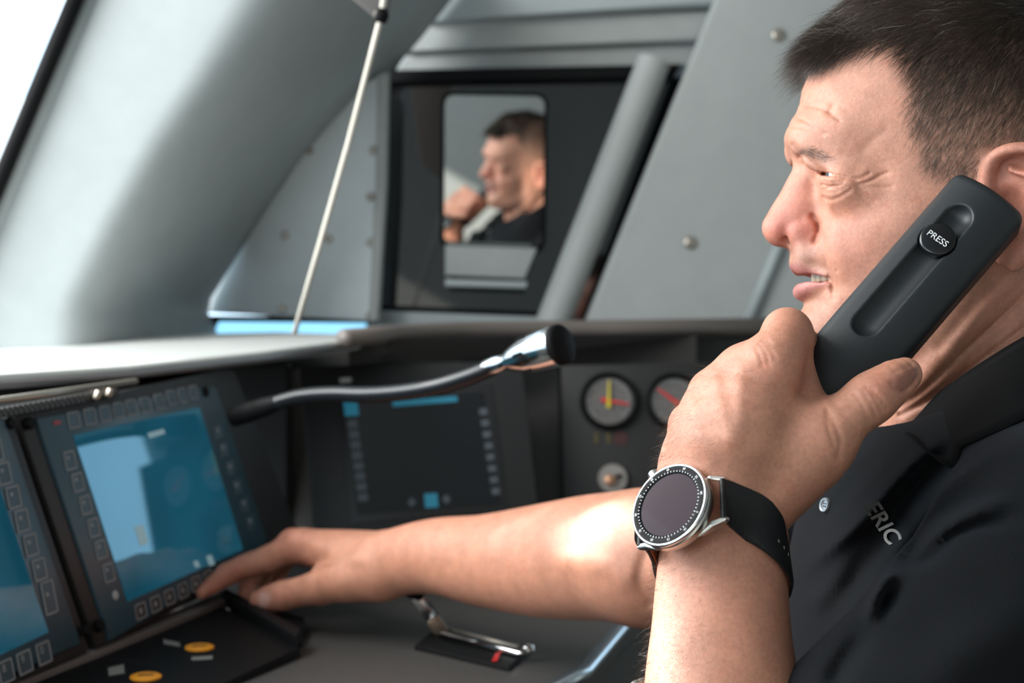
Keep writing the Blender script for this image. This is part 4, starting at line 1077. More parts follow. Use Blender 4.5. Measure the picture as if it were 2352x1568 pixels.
HAIRLINE = [(1882, 140), (1905, 128), (1945, 112), (1990, 98), (2030, 92), (2062, 90), (2080, 112), (2092, 150), (2106, 190), (2098, 235), (2106, 290), (2122, 340), (2134, 388),
            (2180, 402), (2235, 400), (2262, 372), (2300, 338), (2420, 330), (2470, 380), (2450, 520), (2380, 640), (2700, 700), (2700, -300), (1800, -300), (1850, 100)]
scalp = soft_poly(hp, HAIRLINE, 7)
fade = np.clip((330 - hp[:, 1]) / 260, 0, 1)
dens = scalp * (0.35 + 0.65 * fade)
tint = tint + (lerp(np.tile([0.13, 0.078, 0.050], (len(hl), 1)), (0.035, 0.026, 0.020), fade) - tint) * (dens * 0.92)[:, None]
brow = soft_poly(hp, [(1822, 338), (1836, 352), (1860, 366), (1890, 372), (1915, 368), (1895, 352), (1862, 343), (1840, 338)], 5)
tint = lerp(tint, (0.15, 0.10, 0.08), brow * 0.55)
cav = soft_poly(hp, [(1852, 634), (1905, 638), (1905, 648), (1852, 655)], 2) * (side < 0.026)
tint = lerp(tint, (0.25, 0.06, 0.055), cav * 0.0)
head_tint = tint

lpx = view_world(lv)
lt = np.tile(BASE * np.array([1.02, 1.0, 0.98]), (len(lv), 1))
rd = 0.30 * blob(lpx, 1830, 745, 50, 40) + 0.35 * blob(lpx, 2030, 880, 55, 40) + 0.12 * blob(lpx, 1700, 1350, 150, 150) + 0.2 * blob(lpx, 1790, 850, 60, 60)
lt = lerp(lt, (0.50, 0.19, 0.135), np.clip(rd, 0, 0.8))
NAIL = [(2046, 880), (2058, 862), (2076, 848), (2096, 839), (2108, 846), (2108, 862), (2094, 882), (2070, 900), (2058, 895)]
nail = soft_poly(lpx, NAIL, 1.5) * (lv[:, 1] < 0.748)
lt = lerp(lt, (0.27, 0.112, 0.080), nail * 0.9)
rpx = view_world(rv)
rt = np.tile(BASE * np.array([0.96, 0.93, 0.90]), (len(rv), 1))
rd = 0.4 * blob(rpx, 660, 1240, 60, 40) + 0.45 * blob(rpx, 500, 1330, 90, 50) + 0.35 * blob(rpx, 620, 1380, 60, 40)
rt = lerp(rt, (0.46, 0.16, 0.115), np.clip(rd, 0, 0.7))
rnail = soft_poly(rpx, [(596, 1362), (612, 1358), (622, 1372), (618, 1390), (600, 1398), (592, 1380)], 2) * (rv[:, 1] < 1.40)
rt = lerp(rt, (0.60, 0.36, 0.30), rnail * 0.8)

# ================================================================== one body
def skin_material():
    m = bpy.data.materials.new('skin'); m.use_nodes = True
    nt = m.node_tree; N = nt.nodes; L = nt.links; b = N['Principled BSDF']
    at = N.new('ShaderNodeAttribute'); at.attribute_name = 'tint'
    tc = N.new('ShaderNodeTexCoord')
    def noise(scale, detail, rough=0.5):
        x = N.new('ShaderNodeTexNoise'); x.inputs['Scale'].default_value = scale; x.inputs['Detail'].default_value = detail; x.inputs['Roughness'].default_value = rough
        L.new(tc.outputs['Object'], x.inputs['Vector']); return x
    def mul(a, fac_sock, lo, hi, f0=0.3, f1=0.7):
        r = N.new('ShaderNodeMapRange'); r.inputs['From Min'].default_value = f0; r.inputs['From Max'].default_value = f1
        r.inputs['To Min'].default_value = lo; r.inputs['To Max'].default_value = hi
        L.new(fac_sock, r.inputs['Value'])
        x = N.new('ShaderNodeMix'); x.data_type = 'RGBA'; x.blend_type = 'MULTIPLY'; x.inputs['Factor'].default_value = 1
        L.new(a, x.inputs['A']); L.new(r.outputs['Result'], x.inputs['B']); return x.outputs['Result']
    c = mul(at.outputs['Color'], noise(70, 4).outputs['Fac'], 0.88, 1.10)
    c = mul(c, noise(420, 3).outputs['Fac'], 0.90, 1.09)
    # blotchy redness
    r2 = N.new('ShaderNodeMapRange'); r2.inputs['From Min'].default_value = 0.52; r2.inputs['From Max'].default_value = 0.75; r2.inputs['To Max'].default_value = 0.30
    L.new(noise(130, 5, 0.65).outputs['Fac'], r2.inputs['Value'])
    mx = N.new('ShaderNodeMix'); mx.data_type = 'RGBA'; mx.blend_type = 'MULTIPLY'
    L.new(r2.outputs['Result'], mx.inputs['Factor']); L.new(c, mx.inputs['A']); mx.inputs['B'].default_value = (1.0, 0.62, 0.55, 1)
    L.new(mx.outputs['Result'], b.inputs['Base Color'])
    b.inputs['Subsurface Weight'].default_value = 0.22
    b.inputs['Subsurface Radius'].default_value = (1.0, 0.36, 0.20)
    b.inputs['Subsurface Scale'].default_value = 0.005
    b.inputs['Specular IOR Level'].default_value = 0.42
    rr = N.new('ShaderNodeMapRange'); rr.inputs['To Min'].default_value = 0.33; rr.inputs['To Max'].default_value = 0.55
    L.new(noise(900, 2).outputs['Fac'], rr.inputs['Value']); L.new(rr.outputs['Result'], b.inputs['Roughness'])
    # pores and fine lines
    vo = N.new('ShaderNodeTexVoronoi'); vo.feature = 'DISTANCE_TO_EDGE'; vo.inputs['Scale'].default_value = 1350
    L.new(tc.outputs['Object'], vo.inputs['Vector'])
    vm = N.new('ShaderNodeMapRange'); vm.inputs['From Max'].default_value = 0.25
    L.new(vo.outputs['Distance'], vm.inputs['Value'])
    ad = N.new('ShaderNodeMath'); ad.operation = 'ADD'
    L.new(vm.outputs['Result'], ad.inputs[0]); L.new(noise(700, 4, 0.65).outputs['Fac'], ad.inputs[1])
    bp = N.new('ShaderNodeBump'); bp.inputs['Strength'].default_value = 0.30; bp.inputs['Distance'].default_value = 0.0004
    L.new(ad.outputs['Value'], bp.inputs['Height']); L.new(bp.outputs['Normal'], b.inputs['Normal'])
    return m
M_SKIN = skin_material()
# a plain trunk under the shirt ties head and arms together
FT = Field()
FT.tube([HB.T @ HL(2320, 1010, 0) + H0, P(2300, 1300, .92), P(2290, 1900, .93)], [0.045, 0.070, 0.08], k=0.03, n=8)
FT.tube([P(2345, 1210, .88), P(2440, 1240, .77)], [0.035, 0.035], k=0.03)
FT.tube([P(2440, 1260, .755), P(2150, 1650, .705), P(1715, 1990, .71)], [0.04, 0.044, 0.043], k=0.03, n=10)
FT.tube([P(2345, 1180, .94), P(2260, 1120, 1.10), P(2120, 1135, 1.10)], [0.040, 0.045, 0.048], k=0.03, n=8)
tv, tq = sculpt(FT, (P(1600, 0, .7)[0] - .05, 0.62, P(0, 2100, .93)[2] - 0.1), (P(2600, 0, .9)[0], 1.25, P(0, 900, .9)[2]), 0.006)
parts_v = [head_world, lv, rv, tv]; parts_q = [hq, lq, rq, tq]
parts_t = [head_tint, lt, rt, np.tile(BASE, (len(tv), 1))]
off = np.cumsum([0] + [len(v) for v in parts_v[:-1]])
BASE_PT = np.array([0.33, 0.92, 0.62])
bv = np.vstack(parts_v) - BASE_PT; bq = np.vstack([q + o for q, o in zip(parts_q, off)])
me = mesh_quads('person', bv, bq)
ca = me.color_attributes.new('tint', 'FLOAT_COLOR', 'POINT')
ca.data.foreach_set('color', np.hstack([np.vstack(parts_t), np.ones((len(bv), 1))]).astype(np.float32).ravel())
person = link('person', me, M_SKIN, None, True)
person.location = V(BASE_PT)
tag(person, 'man in a black polo shirt with a handset at his ear, touching the display', 'person')
PM = person
LARM_BVH = BVHTree.FromPolygons(lv.tolist(), lq.tolist(), all_triangles=False)
def pchild(name, me_or_bm, mat, smooth=True, auto=None):
    """A part of the person, its mesh given in world space."""
    if isinstance(me_or_bm, bmesh.types.BMesh):
        o = obj_bm(name, me_or_bm, mat, None, smooth, auto)
    else:
        o = link(name, me_or_bm, mat, None, smooth)
    o.data.transform(Matrix.Translation(-person.location))
    o.parent = person
    return o
# eyes
m_eye = mat_new('eyeball', (0.38, 0.36, 0.35), 0.08, spec=0.6)
m_iris = mat_new('iris', (0.03, 0.05, 0.06), 0.06, spec=0.6)
for sgn in (1, -1):
    c = to_world(EYE * np.array([1, sgn, 1]))
    bm = bmesh.new(); bm_lathe(bm, c, HF, [(0.0121 * math.sin(a), 0.0121 * math.cos(a)) for a in np.linspace(math.pi, 0.42, 18)] , 36)
    ey = pchild('eyeball', bm, m_eye)
    bm = bmesh.new(); bm_lathe(bm, c, HF, [(0.0122 * math.sin(a), 0.0122 * math.cos(a)) for a in np.linspace(0.46, 0.0, 8)], 36)
    ir = pchild('iris', bm, m_iris); ir.parent = person
# teeth: two arches
m_tooth = mat_new('tooth', (0.50, 0.40, 0.28), 0.25, spec=0.5, noise=0.12, nscale=300)
t0 = HL(1872, 640, 0)
for row, dz, hh in (('upper', 0.0016, 0.0085), ('lower', -0.0075, 0.0075)):
    for i in range(-5, 6):
        ang = i * 0.235
        a = t0[0] - 0.021 + 0.021 * math.cos(ang * 1.05); sd = 0.0235 * math.sin(ang * 1.05)
        fw = HF * math.cos(ang) + HS * math.sin(ang); tn_ = -HF * math.sin(ang) + HS * math.cos(ang)
        c = H0 + np.array([a, sd, t0[2] + dz]) @ HB
        bm = bmesh.new(); bm_box(bm, c, tn_, fw, HU, 0.0056 if i else 0.0064, 0.0045, hh, 0.0014, 3)
        pchild('tooth', bm, m_tooth)

# ================================================================== handset
M_HANDSET = mat_new('handset_plastic', (0.015, 0.0175, 0.0195), 0.46, spec=0.5, bump=0.10, bscale=1800)
M_WHITE = mat_new('white_print', (0.8, 0.8, 0.8), 0.6)
M_BLACKGLOSS = mat_new('black_gloss', (0.006, 0.006, 0.007), 0.22, spec=0.5)
HT, HBt = P(2281, 428, 0.786), P(1889, 882, 0.770)
h_up = unit(HT - HBt)
vdir = unit(P(2080, 670, 1) - CAM)
h_n = -vdir - 0.20 * np.array([0.756, 0, -0.654]); h_n = unit(h_n - h_up * (h_n @ h_up))
h_r = np.cross(h_up, h_n)
if h_r[0] < 0: h_r = -h_r
def HS3(r, u, n): return HT + h_r * r + h_up * u + h_n * n            # right, along (0 = top end), out of the face
FHS = Field()
HW, HLn, HTk = 0.0465, 0.205, 0.031
def rbox(p):
    q = p - HS3(0, -HLn / 2, -HTk / 2)
    x, y, z = q @ h_r, q @ h_up, q @ h_n
    z = z + np.where(z > 0, 0.0072 * (x / 0.023) ** 2, 0)            # gently crowned face
    w = HW / 2 - 0.0012 * np.clip(-y / 0.1, 0, 1)
    e = 0.0055
    d = np.stack([np.abs(x) - w + e, np.abs(y) - HLn / 2 + e, np.abs(z) - HTk / 2 + e], 1)
    return np.linalg.norm(np.maximum(d, 0), axis=1) + np.minimum(d.max(1), 0) - e
FHS.add('u', rbox, 0.003)
gx = -0.0040
FHS.tube([HS3(gx, -0.0262, 0.0026), HS3(gx, -0.1045, 0.0026)], [0.0088, 0.0088], k=0.0008, op='s')
BTN = HS3(gx, -0.0432, 0)
FHS.add('s', lambda p: np.maximum(np.linalg.norm((p - BTN) - np.outer((p - BTN) @ h_n, h_n), axis=1) - 0.0101, -((p - BTN) @ h_n) - 0.004), 0.0006)
FHS.tube([HS3(-HW / 2 - .002, -0.203, -.016), HS3(HW / 2 + .002, -0.203, -.016)], [0.004, 0.004], k=0.006, op='s')
cs = [HS3(a, b, c) for a in (-.03, .03) for b in (.006, -.21) for c in (.006, -.04)]
sv, sq = sculpt(FHS, np.min(cs, 0), np.max(cs, 0), 0.0007)
handset = empty('telephone_handset', HS3(0, -HLn, -HTk / 2), 'black plastic handset with a PRESS button held at the ear', 'handset')
link('body', mesh_quads('body', sv, sq), M_HANDSET, handset)
bm = bmesh.new()
bm_lathe(bm, BTN, h_n, [(0.0, -0.003), (0.0097, -0.003), (0.0097, 0.0002), (0.0093, 0.0009), (0.0082, 0.0012), (0.004, 0.0017), (0.0, 0.0018)], 48, h_r)
btn = obj_bm('push_button', bm, M_BLACKGLOSS, handset, True)
text_obj('press_lettering', 'PRESS', BTN + h_n * 0.0019 - h_up * 0.0003, h_r, h_up, 0.0036, 0.0003, M_WHITE, btn, bold=0.0)

# ================================================================== watch and bracelet on the left wrist
M_STEEL = mat_new('brushed_steel', (0.62, 0.60, 0.56), 0.28, metal=1.0, bump=0.05, bscale=900)
M_STEEL_P = mat_new('polished_steel', (0.72, 0.72, 0.72), 0.10, metal=1.0)
M_GLASS = mat_new('watch_glass', (0.026, 0.015, 0.022), 0.06, spec=0.05)
M_RING = mat_new('watch_ring', (0.004, 0.005, 0.006), 0.25, spec=0.04)
M_LEATHER = mat_new('black_leather', (0.011, 0.011, 0.012), 0.5, spec=0.4, bump=0.35, bscale=900)
M_LINING = mat_new('brown_lining', (0.28, 0.075, 0.03), 0.7)
wn_ = unit([-0.64, -0.60, 0.48])
ww = np.array([-0.06, -0.59, -0.807]); ww = unit(ww - wn_ * (ww @ wn_))
wt = np.cross(ww, wn_)
if wt[0] < 0: wt = -wt
WB = P(1561, 1176, 0.7250)
def WP(t, w, n): return WB + wt * t * .001 + ww * w * .001 + wn_ * n * .001
watch = empty('wrist_watch', WB, 'silver round watch with dark dial and black leather strap on his left wrist', 'watch')
bm = bmesh.new()
bm_lathe(bm, WB, wn_, [(0, -.0015), (.0195, -.0015), (.0212, .0005), (.0226, .0030), (.0226, .0062), (.0218, .0070)], 72, wt)
obj_bm('case', bm, M_STEEL, watch, True, 40)
bm = bmesh.new()
bm_lathe(bm, WB, wn_, [(.0218, .0068), (.0223, .0074), (.0229, .0082), (.0230, .0092), (.0226, .0099), (.0219, .0101), (.0214, .0098)], 72, wt)
obj_bm('bezel', bm, M_STEEL_P, watch, True, 50)
bm = bmesh.new()
bm_lathe(bm, WB, wn_, [(.0216, .0093), (.0214, .0100), (.0188, .0103), (.0172, .0096)], 72, wt)
ring = obj_bm('minute_ring', bm, M_RING, watch, True, 50)
bm = bmesh.new()
bm_lathe(bm, WB, wn_, [(.0174, .0095), (.012, .0099), (.006, .0101), (0, .01015)], 72, wt)
obj_bm('display_glass', bm, M_GLASS, watch, True)
bm = bmesh.new()
for i in range(60):
    a = 2 * math.pi * i / 60
    d = wt * math.cos(a) + ww * math.sin(a); e = np.cross(wn_, d)
    bm_box(bm, WB + d * .0183 + wn_ * .01025, d, e, wn_, .0007 if i % 5 else .0010, .00035, .0002)
obj_bm('tick_marks', bm, M_WHITE, ring)
for i in range(12):
    a = 2 * math.pi * i / 12
    d = wt * math.cos(a) + ww * math.sin(a); e = np.cross(wn_, d)
    up = d; ri = np.cross(up, wn_)
    text_obj('numeral', str(i * 5 or 60), WB + d * .0200 + wn_ * .01022, ri, up, .00125, .0001, M_WHITE, ring)
for st in (-1, 1):
    for sw in (-1, 1):
        bm = bmesh.new()
        lug = [WP(st * 12, sw * 19, 2.0), WP(st * 20, sw * 14.5, 2.0), WP(st * 27.0, sw * 12.6, -0.5), WP(st * 27.3, sw * 12.4, -3.2), WP(st * 24, sw * 13, -3.4), WP(st * 14, sw * 17.5, -1.0)]
        bm_prism(bm, lug, -ww * sw * 0.0028, 0.0007, 2)
        obj_bm('lug', bm, M_STEEL, watch)
bm = bmesh.new()
cd = unit(wt * -0.45 - ww * 0.9)
bm_lathe(bm, WB + wn_ * .0058 + cd * .0222, cd, [(0, 0), (.0030, 0), (.0033, .0004), (.0033, .0044), (.0026, .0051), (0, .0051)], 20, wn_)
obj_bm('crown', bm, M_STEEL, watch, True, 30)
# strap: follows the wrist from lug to lug
def wrist_r(c, d):
    h = LARM_BVH.find_nearest(V(c + d * 0.04))
    hit = LARM_BVH.ray_cast(V(c + d * 0.09), V(-d), 0.09)
    return (V(hit[0]) - V(c)).length if hit[0] is not None else 0.034
C0 = WB - wn_ * 0.0350
ths = np.linspace(math.radians(38), math.radians(322), 64)
slide = 0.015 * np.sin(np.linspace(0, math.pi, 64)) ** 1.5
rr = np.zeros((64, 3))
for j, wo in enumerate((-.0085, 0.0, .0085)):
    for i, th in enumerate(ths):
        d = wn_ * math.cos(th) + wt * math.sin(th)
        rr[i, j] = wrist_r(C0 + ww * (wo + slide[i]), d)
rr = np.clip(rr, 0.024, 0.052)
for _ in range(10):
    rr[1:-1] = 0.25 * rr[:-2] + 0.5 * rr[1:-1] + 0.25 * rr[2:]
vs, fs = [], []
ends = {0: WP(25.5, 0, -1.0), 63: WP(-25.5, 0, -1.0)}
cols = 9; sec = []
for i, th in enumerate(ths):
    d = wn_ * math.cos(th) + wt * math.sin(th)
    w2 = 0.0108 if i < 4 or i > 59 else 0.0104
    ring_ = []
    bl = max(0.0, 1 - i / 6) if i < 32 else max(0.0, 1 - (63 - i) / 6)
    for k in range(cols):
        f = k / (cols - 1) * 2 - 1
        r = np.interp(f, (-1, 0, 1), rr[i]) + 0.0006
        base = C0 + ww * (f * w2 + slide[i]) + d * r
        e = (ends[0] if i < 32 else ends[63]) + ww * f * w2
        base = base * (1 - bl) + e * bl
        th_ = 0.0030 if abs(f) < 0.85 else 0.0020
        ring_.append((base, base + d * th_))
    sec.append(ring_)
bmS = bmesh.new(); bmL = bmesh.new()
gt = [[bmS.verts.new(V(x[1])) for x in r_] for r_ in sec]; gb = [[bmS.verts.new(V(x[0] + (x[1] - x[0]) * 0.35)) for x in r_] for r_ in sec]
for i in range(63):
    for k in range(cols - 1):
        bmS.faces.new([gt[i][k], gt[i][k + 1], gt[i + 1][k + 1], gt[i + 1][k]]); bmS.faces.new([gb[i][k], gb[i + 1][k], gb[i + 1][k + 1], gb[i][k + 1]])
    for k, s_ in ((0, 1), (cols - 1, -1)):
        bmS.faces.new([gt[i][k], gt[i + 1][k], gb[i + 1][k], gb[i][k]])
for i in (0, 63):
    for k in range(cols - 1):
        bmS.faces.new([gt[i][k], gt[i][k + 1], gb[i][k + 1], gb[i][k]])
bmesh.ops.recalc_face_normals(bmS, faces=bmS.faces)
strap = obj_bm('strap', bmS, M_LEATHER, watch, True, 55)
inset = lambda r_: [r_[0] if False else tuple(0.86 * np.array(x) + 0.14 * np.array(r_[4])) for x in r_]
gl = [[bmL.verts.new(V(x[0] + (x[1] - x[0]) * 0.33)) for x in inset(r_)] for r_ in sec]; gl2 = [[bmL.verts.new(V(x[0])) for x in inset(r_)] for r_ in sec]
for i in range(63):
    for k in range(cols - 1):
        bmL.faces.new([gl2[i][k], gl2[i + 1][k], gl2[i + 1][k + 1], gl2[i][k + 1]])
    for k in (0, cols - 1):
        bmL.faces.new([gl[i][k], gl[i + 1][k], gl2[i + 1][k], gl2[i][k]])
obj_bm('strap_lining', bmL, M_LINING, strap, True, 55)
bm = bmesh.new()
for i in (14, 16, 18):
    c = sec[i][4][1]; d = unit(sec[i][4][1] - sec[i][4][0])
    bm_lathe(bm, c - d * 0.0004, d, [(0, .0006), (.0009, .0006), (.0011, .0003), (.0011, 0)], 12, ww)
obj_bm('strap_hole', bm, mat_new('hole_edge', (0.20, 0.19, 0.15), 0.6), strap, True)
for side_, q0, q1 in (('spring_bar', 0, 0), ('spring_bar', 63, 63)):
    bm = bmesh.new(); e = ends[q0]; bm_tube(bm, [e - ww * .0112, e + ww * .0112], 0.0016, 14)
    obj_bm(side_, bm, M_LEATHER, watch, True, 50)

# beads round the forearm just below the frame's edge
brace = empty('bead_bracelet', P(1480, 1600, .72), 'bracelet of dark silvery beads on his left forearm below the watch', 'bracelet')
M_BEAD = mat_new('bead', (0.20, 0.20, 0.19), 0.22, metal=0.75)
axb = unit(P(1657, 1570, .718) - P(1656, 1460, .729))
Cb = P(1657, 1640, .713)
u1 = unit(np.array([-1.0, 0, 0]) - axb * (-axb[0])); u2 = np.cross(axb, u1)
if u2[1] > 0: u2 = -u2
nb_ = 34
bmb = bmesh.new(); bmesh.ops.create_uvsphere(bmb, u_segments=16, v_segments=10, radius=0.0043)
bead_me = bpy.data.meshes.new('bead'); bmb.to_mesh(bead_me); bmb.free()
bead_me.materials.append(M_BEAD); bead_me.polygons.foreach_set('use_smooth', [True] * len(bead_me.polygons))
for i in range(nb_):
    th = 2 * math.pi * i / nb_
    d = u1 * math.cos(th) + u2 * math.sin(th)
    c = Cb + axb * (0.020 * math.sin(th) - 0.013 * math.cos(th) + 0.004)
    hit = LARM_BVH.ray_cast(V(c + d * 0.10), V(-d), 0.10)
    p = np.array(hit[0]) + d * 0.0043 if hit[0] is not None else c + d * 0.043
    o = bpy.data.objects.new('bead', bead_me); COL.objects.link(o); o.parent = brace; o.location = V(p - P(1480, 1600, .72))

# ================================================================== black polo shirt
def shirt_material():
    m = mat_new('black_pique', (0.0026, 0.0031, 0.0038), 0.80, spec=0.12, sheen=0.05)
    nt = m.node_tree; N = nt.nodes; L = nt.links; b = N['Principled BSDF']
    b.inputs['Sheen Roughness'].default_value = 0.5; b.inputs['Sheen Tint'].default_value = (0.75, 0.85, 1.0, 1)
    tc = N.new('ShaderNodeTexCoord'); mp = N.new('ShaderNodeMapping'); mp.inputs['Rotation'].default_value = (0.3, 0.5, 0.6); mp.inputs['Scale'].default_value = (1, 1.25, 1)
    vo = N.new('ShaderNodeTexVoronoi'); vo.inputs['Scale'].default_value = 1000; vo.inputs['Randomness'].default_value = 0.35
    L.new(tc.outputs['Object'], mp.inputs['Vector']); L.new(mp.outputs['Vector'], vo.inputs['Vector'])
    bp = N.new('ShaderNodeBump'); bp.inputs['Strength'].default_value = 0.6; bp.inputs['Distance'].default_value = 0.0005; bp.invert = True
    L.new(vo.outputs['Distance'], bp.inputs['Height']); L.new(bp.outputs['Normal'], b.inputs['Normal'])
    return m
M_SHIRT = shirt_material()
M_COLLAR = mat_new('black_rib', (0.0022, 0.0024, 0.0027), 0.9, spec=0.10, sheen=0.03, bump=0.5, bscale=1400)
FS = Field()
SD = unit(HS)
FS.tube([P(2335, 1090, .915), P(2300, 1150, .91), P(2278, 1280, .91), P(2262, 1450, .915), P(2250, 1650, .92), P(2245, 1950, .93)], [0.045, 0.097, 0.122, 0.130, 0.132, 0.135], k=0.02, n=16, squash=(SD, 1.42))
FS.tube([P(2345, 1165, .86), P(2450, 1210, .775)], [0.052, 0.064], k=0.035)                                     # left shoulder
FS.tube([P(2345, 1165, .97), P(2270, 1130, 1.09)], [0.052, 0.064], k=0.035)                                     # right shoulder
FS.tube([P(2440, 1260, .735), P(2330, 1440, .712), P(2200, 1600, .700), P(2070, 1745, .695)], [0.066, 0.064, 0.066, 0.067], k=0.012, n=12)      # left sleeve
FS.tube([P(2270, 1110, 1.09), P(2060, 1170, 1.105), P(1880, 1225, 1.105)], [0.064, 0.066, 0.066], k=0.03, n=8)   # right sleeve
FS.tube([to_world(HL(2300, 700, 0)), to_world(HL(2318, 900, 0)), to_world(HL(2300, 1000, 0))], [0.066, 0.074, 0.082], k=0.012, op='s')
for rows, r, amp in (
        ([(2190, 1000), (2130, 1040), (2060, 1105), (1990, 1185), (1900, 1265), (1800, 1345)], 0.0045, 0.0055),
        ([(2040, 1030), (1980, 1090), (1900, 1180), (1820, 1260)], 0.006, -0.0020),
        ([(2230, 1030), (2165, 1075), (2100, 1150), (2032, 1240), (1955, 1350), (1870, 1460)], 0.010, -0.0085),
        ([(2352, 1015), (2230, 1075), (2150, 1130), (2090, 1215), (2010, 1340), (1920, 1460)], 0.006, 0.0060),
        ([(2352, 1100), (2230, 1140), (2150, 1200), (2080, 1290), (2000, 1380)], 0.006, -0.003),
        ([(2352, 1150), (2260, 1165), (2170, 1215), (2110, 1265)], 0.005, 0.0045),
        ([(2400, 1192), (2290, 1200), (2200, 1222), (2130, 1285), (2090, 1300)], 0.0040, -0.0045),
        ([(2080, 1300), (2030, 1340), (2005, 1395), (2000, 1430)], 0.0045, 0.0070),
        ([(2045, 1362), (2035, 1385), (2020, 1405)], 0.0045, -0.0060),
        ([(2000, 1440), (1940, 1520), (1900, 1600)], 0.006, -0.006),
        ([(2352, 1330), (2200, 1390), (2080, 1480)], 0.02, -0.003),
        ([(2352, 1440), (2240, 1480), (2100, 1600)], 0.018, 0.003),
        ([(1860, 1400), (1900, 1360), (1960, 1290)], 0.006, 0.002)):
    line2(FS, rows, r, amp, n=14, sc=4.0e3, ymax=0.98, taper=0.3)
sv_, sq_ = sculpt(FS, (P(1700, 0, .9)[0] - .02, 0.60, P(0, 1960, .93)[2]), (P(2600, 0, .9)[0] + .14, 1.24, P(0, 940, .9)[2] + .04), 0.0024)
sv_, sq_ = keep_biggest(sv_, sq_)
shirt = pchild('polo_shirt', mesh_quads('polo_shirt', sv_, sq_), M_SHIRT)
tag(shirt, 'black polo shirt with a collar')
SHIRT_BVH = BVHTree.FromPolygons(sv_.tolist(), sq_.tolist(), all_triangles=False)
def shirt_hit(px, py, lift=0.0):
    d = unit(P(px, py, 1) - CAM)
    h = SHIRT_BVH.ray_cast(V(CAM), V(d), 3.0)
    return (np.array(h[0]) - d * lift, np.array(h[1])) if h[0] is not None else (P(px, py, .85), -d)
# collar: fold edge, outer edge, on both sides of the neck
def collar_leaf(sgn):
    top = [(2052, 974, 16), (2082, 957, 24), (2130, 920, 40), (2200, 868, 55), (2280, 815, 64), (2360, 768, 69), (2460, 725, 66), (2540, 700, 48), (2585, 690, 20), (2592, 688, 0)]
    bot = [(2086, 992, 26), (2185, 1070, 52), (2205, 1026, 66), (2245, 1008, 76), (2300, 984, 83), (2375, 950, 90), (2480, 905, 88), (2575, 870, 66), (2630, 850, 28), (2640, 848, 0)]
    T = catmull(np.array([HL(*r) for r in top]), 40); 
    bl_ = []
    for r in bot:
        q = HL(*r)
        if r[0] < 2500:
            hq_ = HB @ (shirt_hit(r[0], r[1], 0.006)[0] - H0)
            if hq_[1] > q[1] - 0.012: q = hq_
        bl_.append(q)
    B_ = catmull(np.array(bl_), 40)
    rows_ = []
    for j in range(9):
        f = j / 8
        mid = T * (1 - f) + B_ * f
        mid[:, 1] += 0.007 * math.sin(math.pi * min(1.0, f * 1.3)) * (1 - f * 0.5)
        rows_.append(mid)
    bm = bmesh.new(); g = []
    for r_ in rows_:
        w = to_world(r_ * np.array([1, sgn, 1])); g.append([bm.verts.new(V(p)) for p in w])
    for j in range(8):
        for i in range(39):
            bm.faces.new([g[j][i], g[j][i + 1], g[j + 1][i + 1], g[j + 1][i]])
    # stand inside, down to the neck hole
    gi = [bm.verts.new(V(p)) for p in to_world((T + np.array([0, -0.005, -0.035])) * np.array([1, sgn, 1]))]
    for i in range(39):
        bm.faces.new([g[0][i], gi[i], gi[i + 1], g[0][i + 1]])
    bmesh.ops.recalc_face_normals(bm, faces=bm.faces)
    bmesh.ops.solidify(bm, geom=list(bm.faces), thickness=0.0016)
    o = pchild('collar', bm, M_COLLAR)
    o.parent = shirt; o.matrix_parent_inverse = Matrix.Identity(4)
    return o
collar_leaf(1); collar_leaf(-1)
# placket edge, button, lettering
m_btn = mat_new('pearl_button', (0.22, 0.25, 0.27), 0.16, spec=0.6, noise=0.25, nscale=400)
c, n_ = shirt_hit(1898, 1160, 0.0008)
bax = unit(n_ + 0.3 * np.array([-0.35, -0.8, 0.15]))
bm = bmesh.new()
bm_lathe(bm, c, bax, [(0, .0012), (.0024, .0012), (.0030, .0020), (.0042, .0022), (.0046, .0014), (.0046, .0002), (0, .0000)], 32)
o = pchild('button', bm, m_btn, True, 40); o.parent = shirt
for hx, hy in ((-1, -1), (1, -1), (-1, 1), (1, 1)):
    ex, ey, ez = frame_from(np.cross([0, 0, 1], bax), bax)
    bm = bmesh.new(); bm_lathe(bm, c + ex * hx * .0009 + np.cross(bax, ex) * hy * .0009, bax, [(0, .0014), (.0005, .0014), (.0005, .0008), (0, .0008)], 10)
    o = pchild('button_hole', bm, M_COLLAR); o.parent = shirt
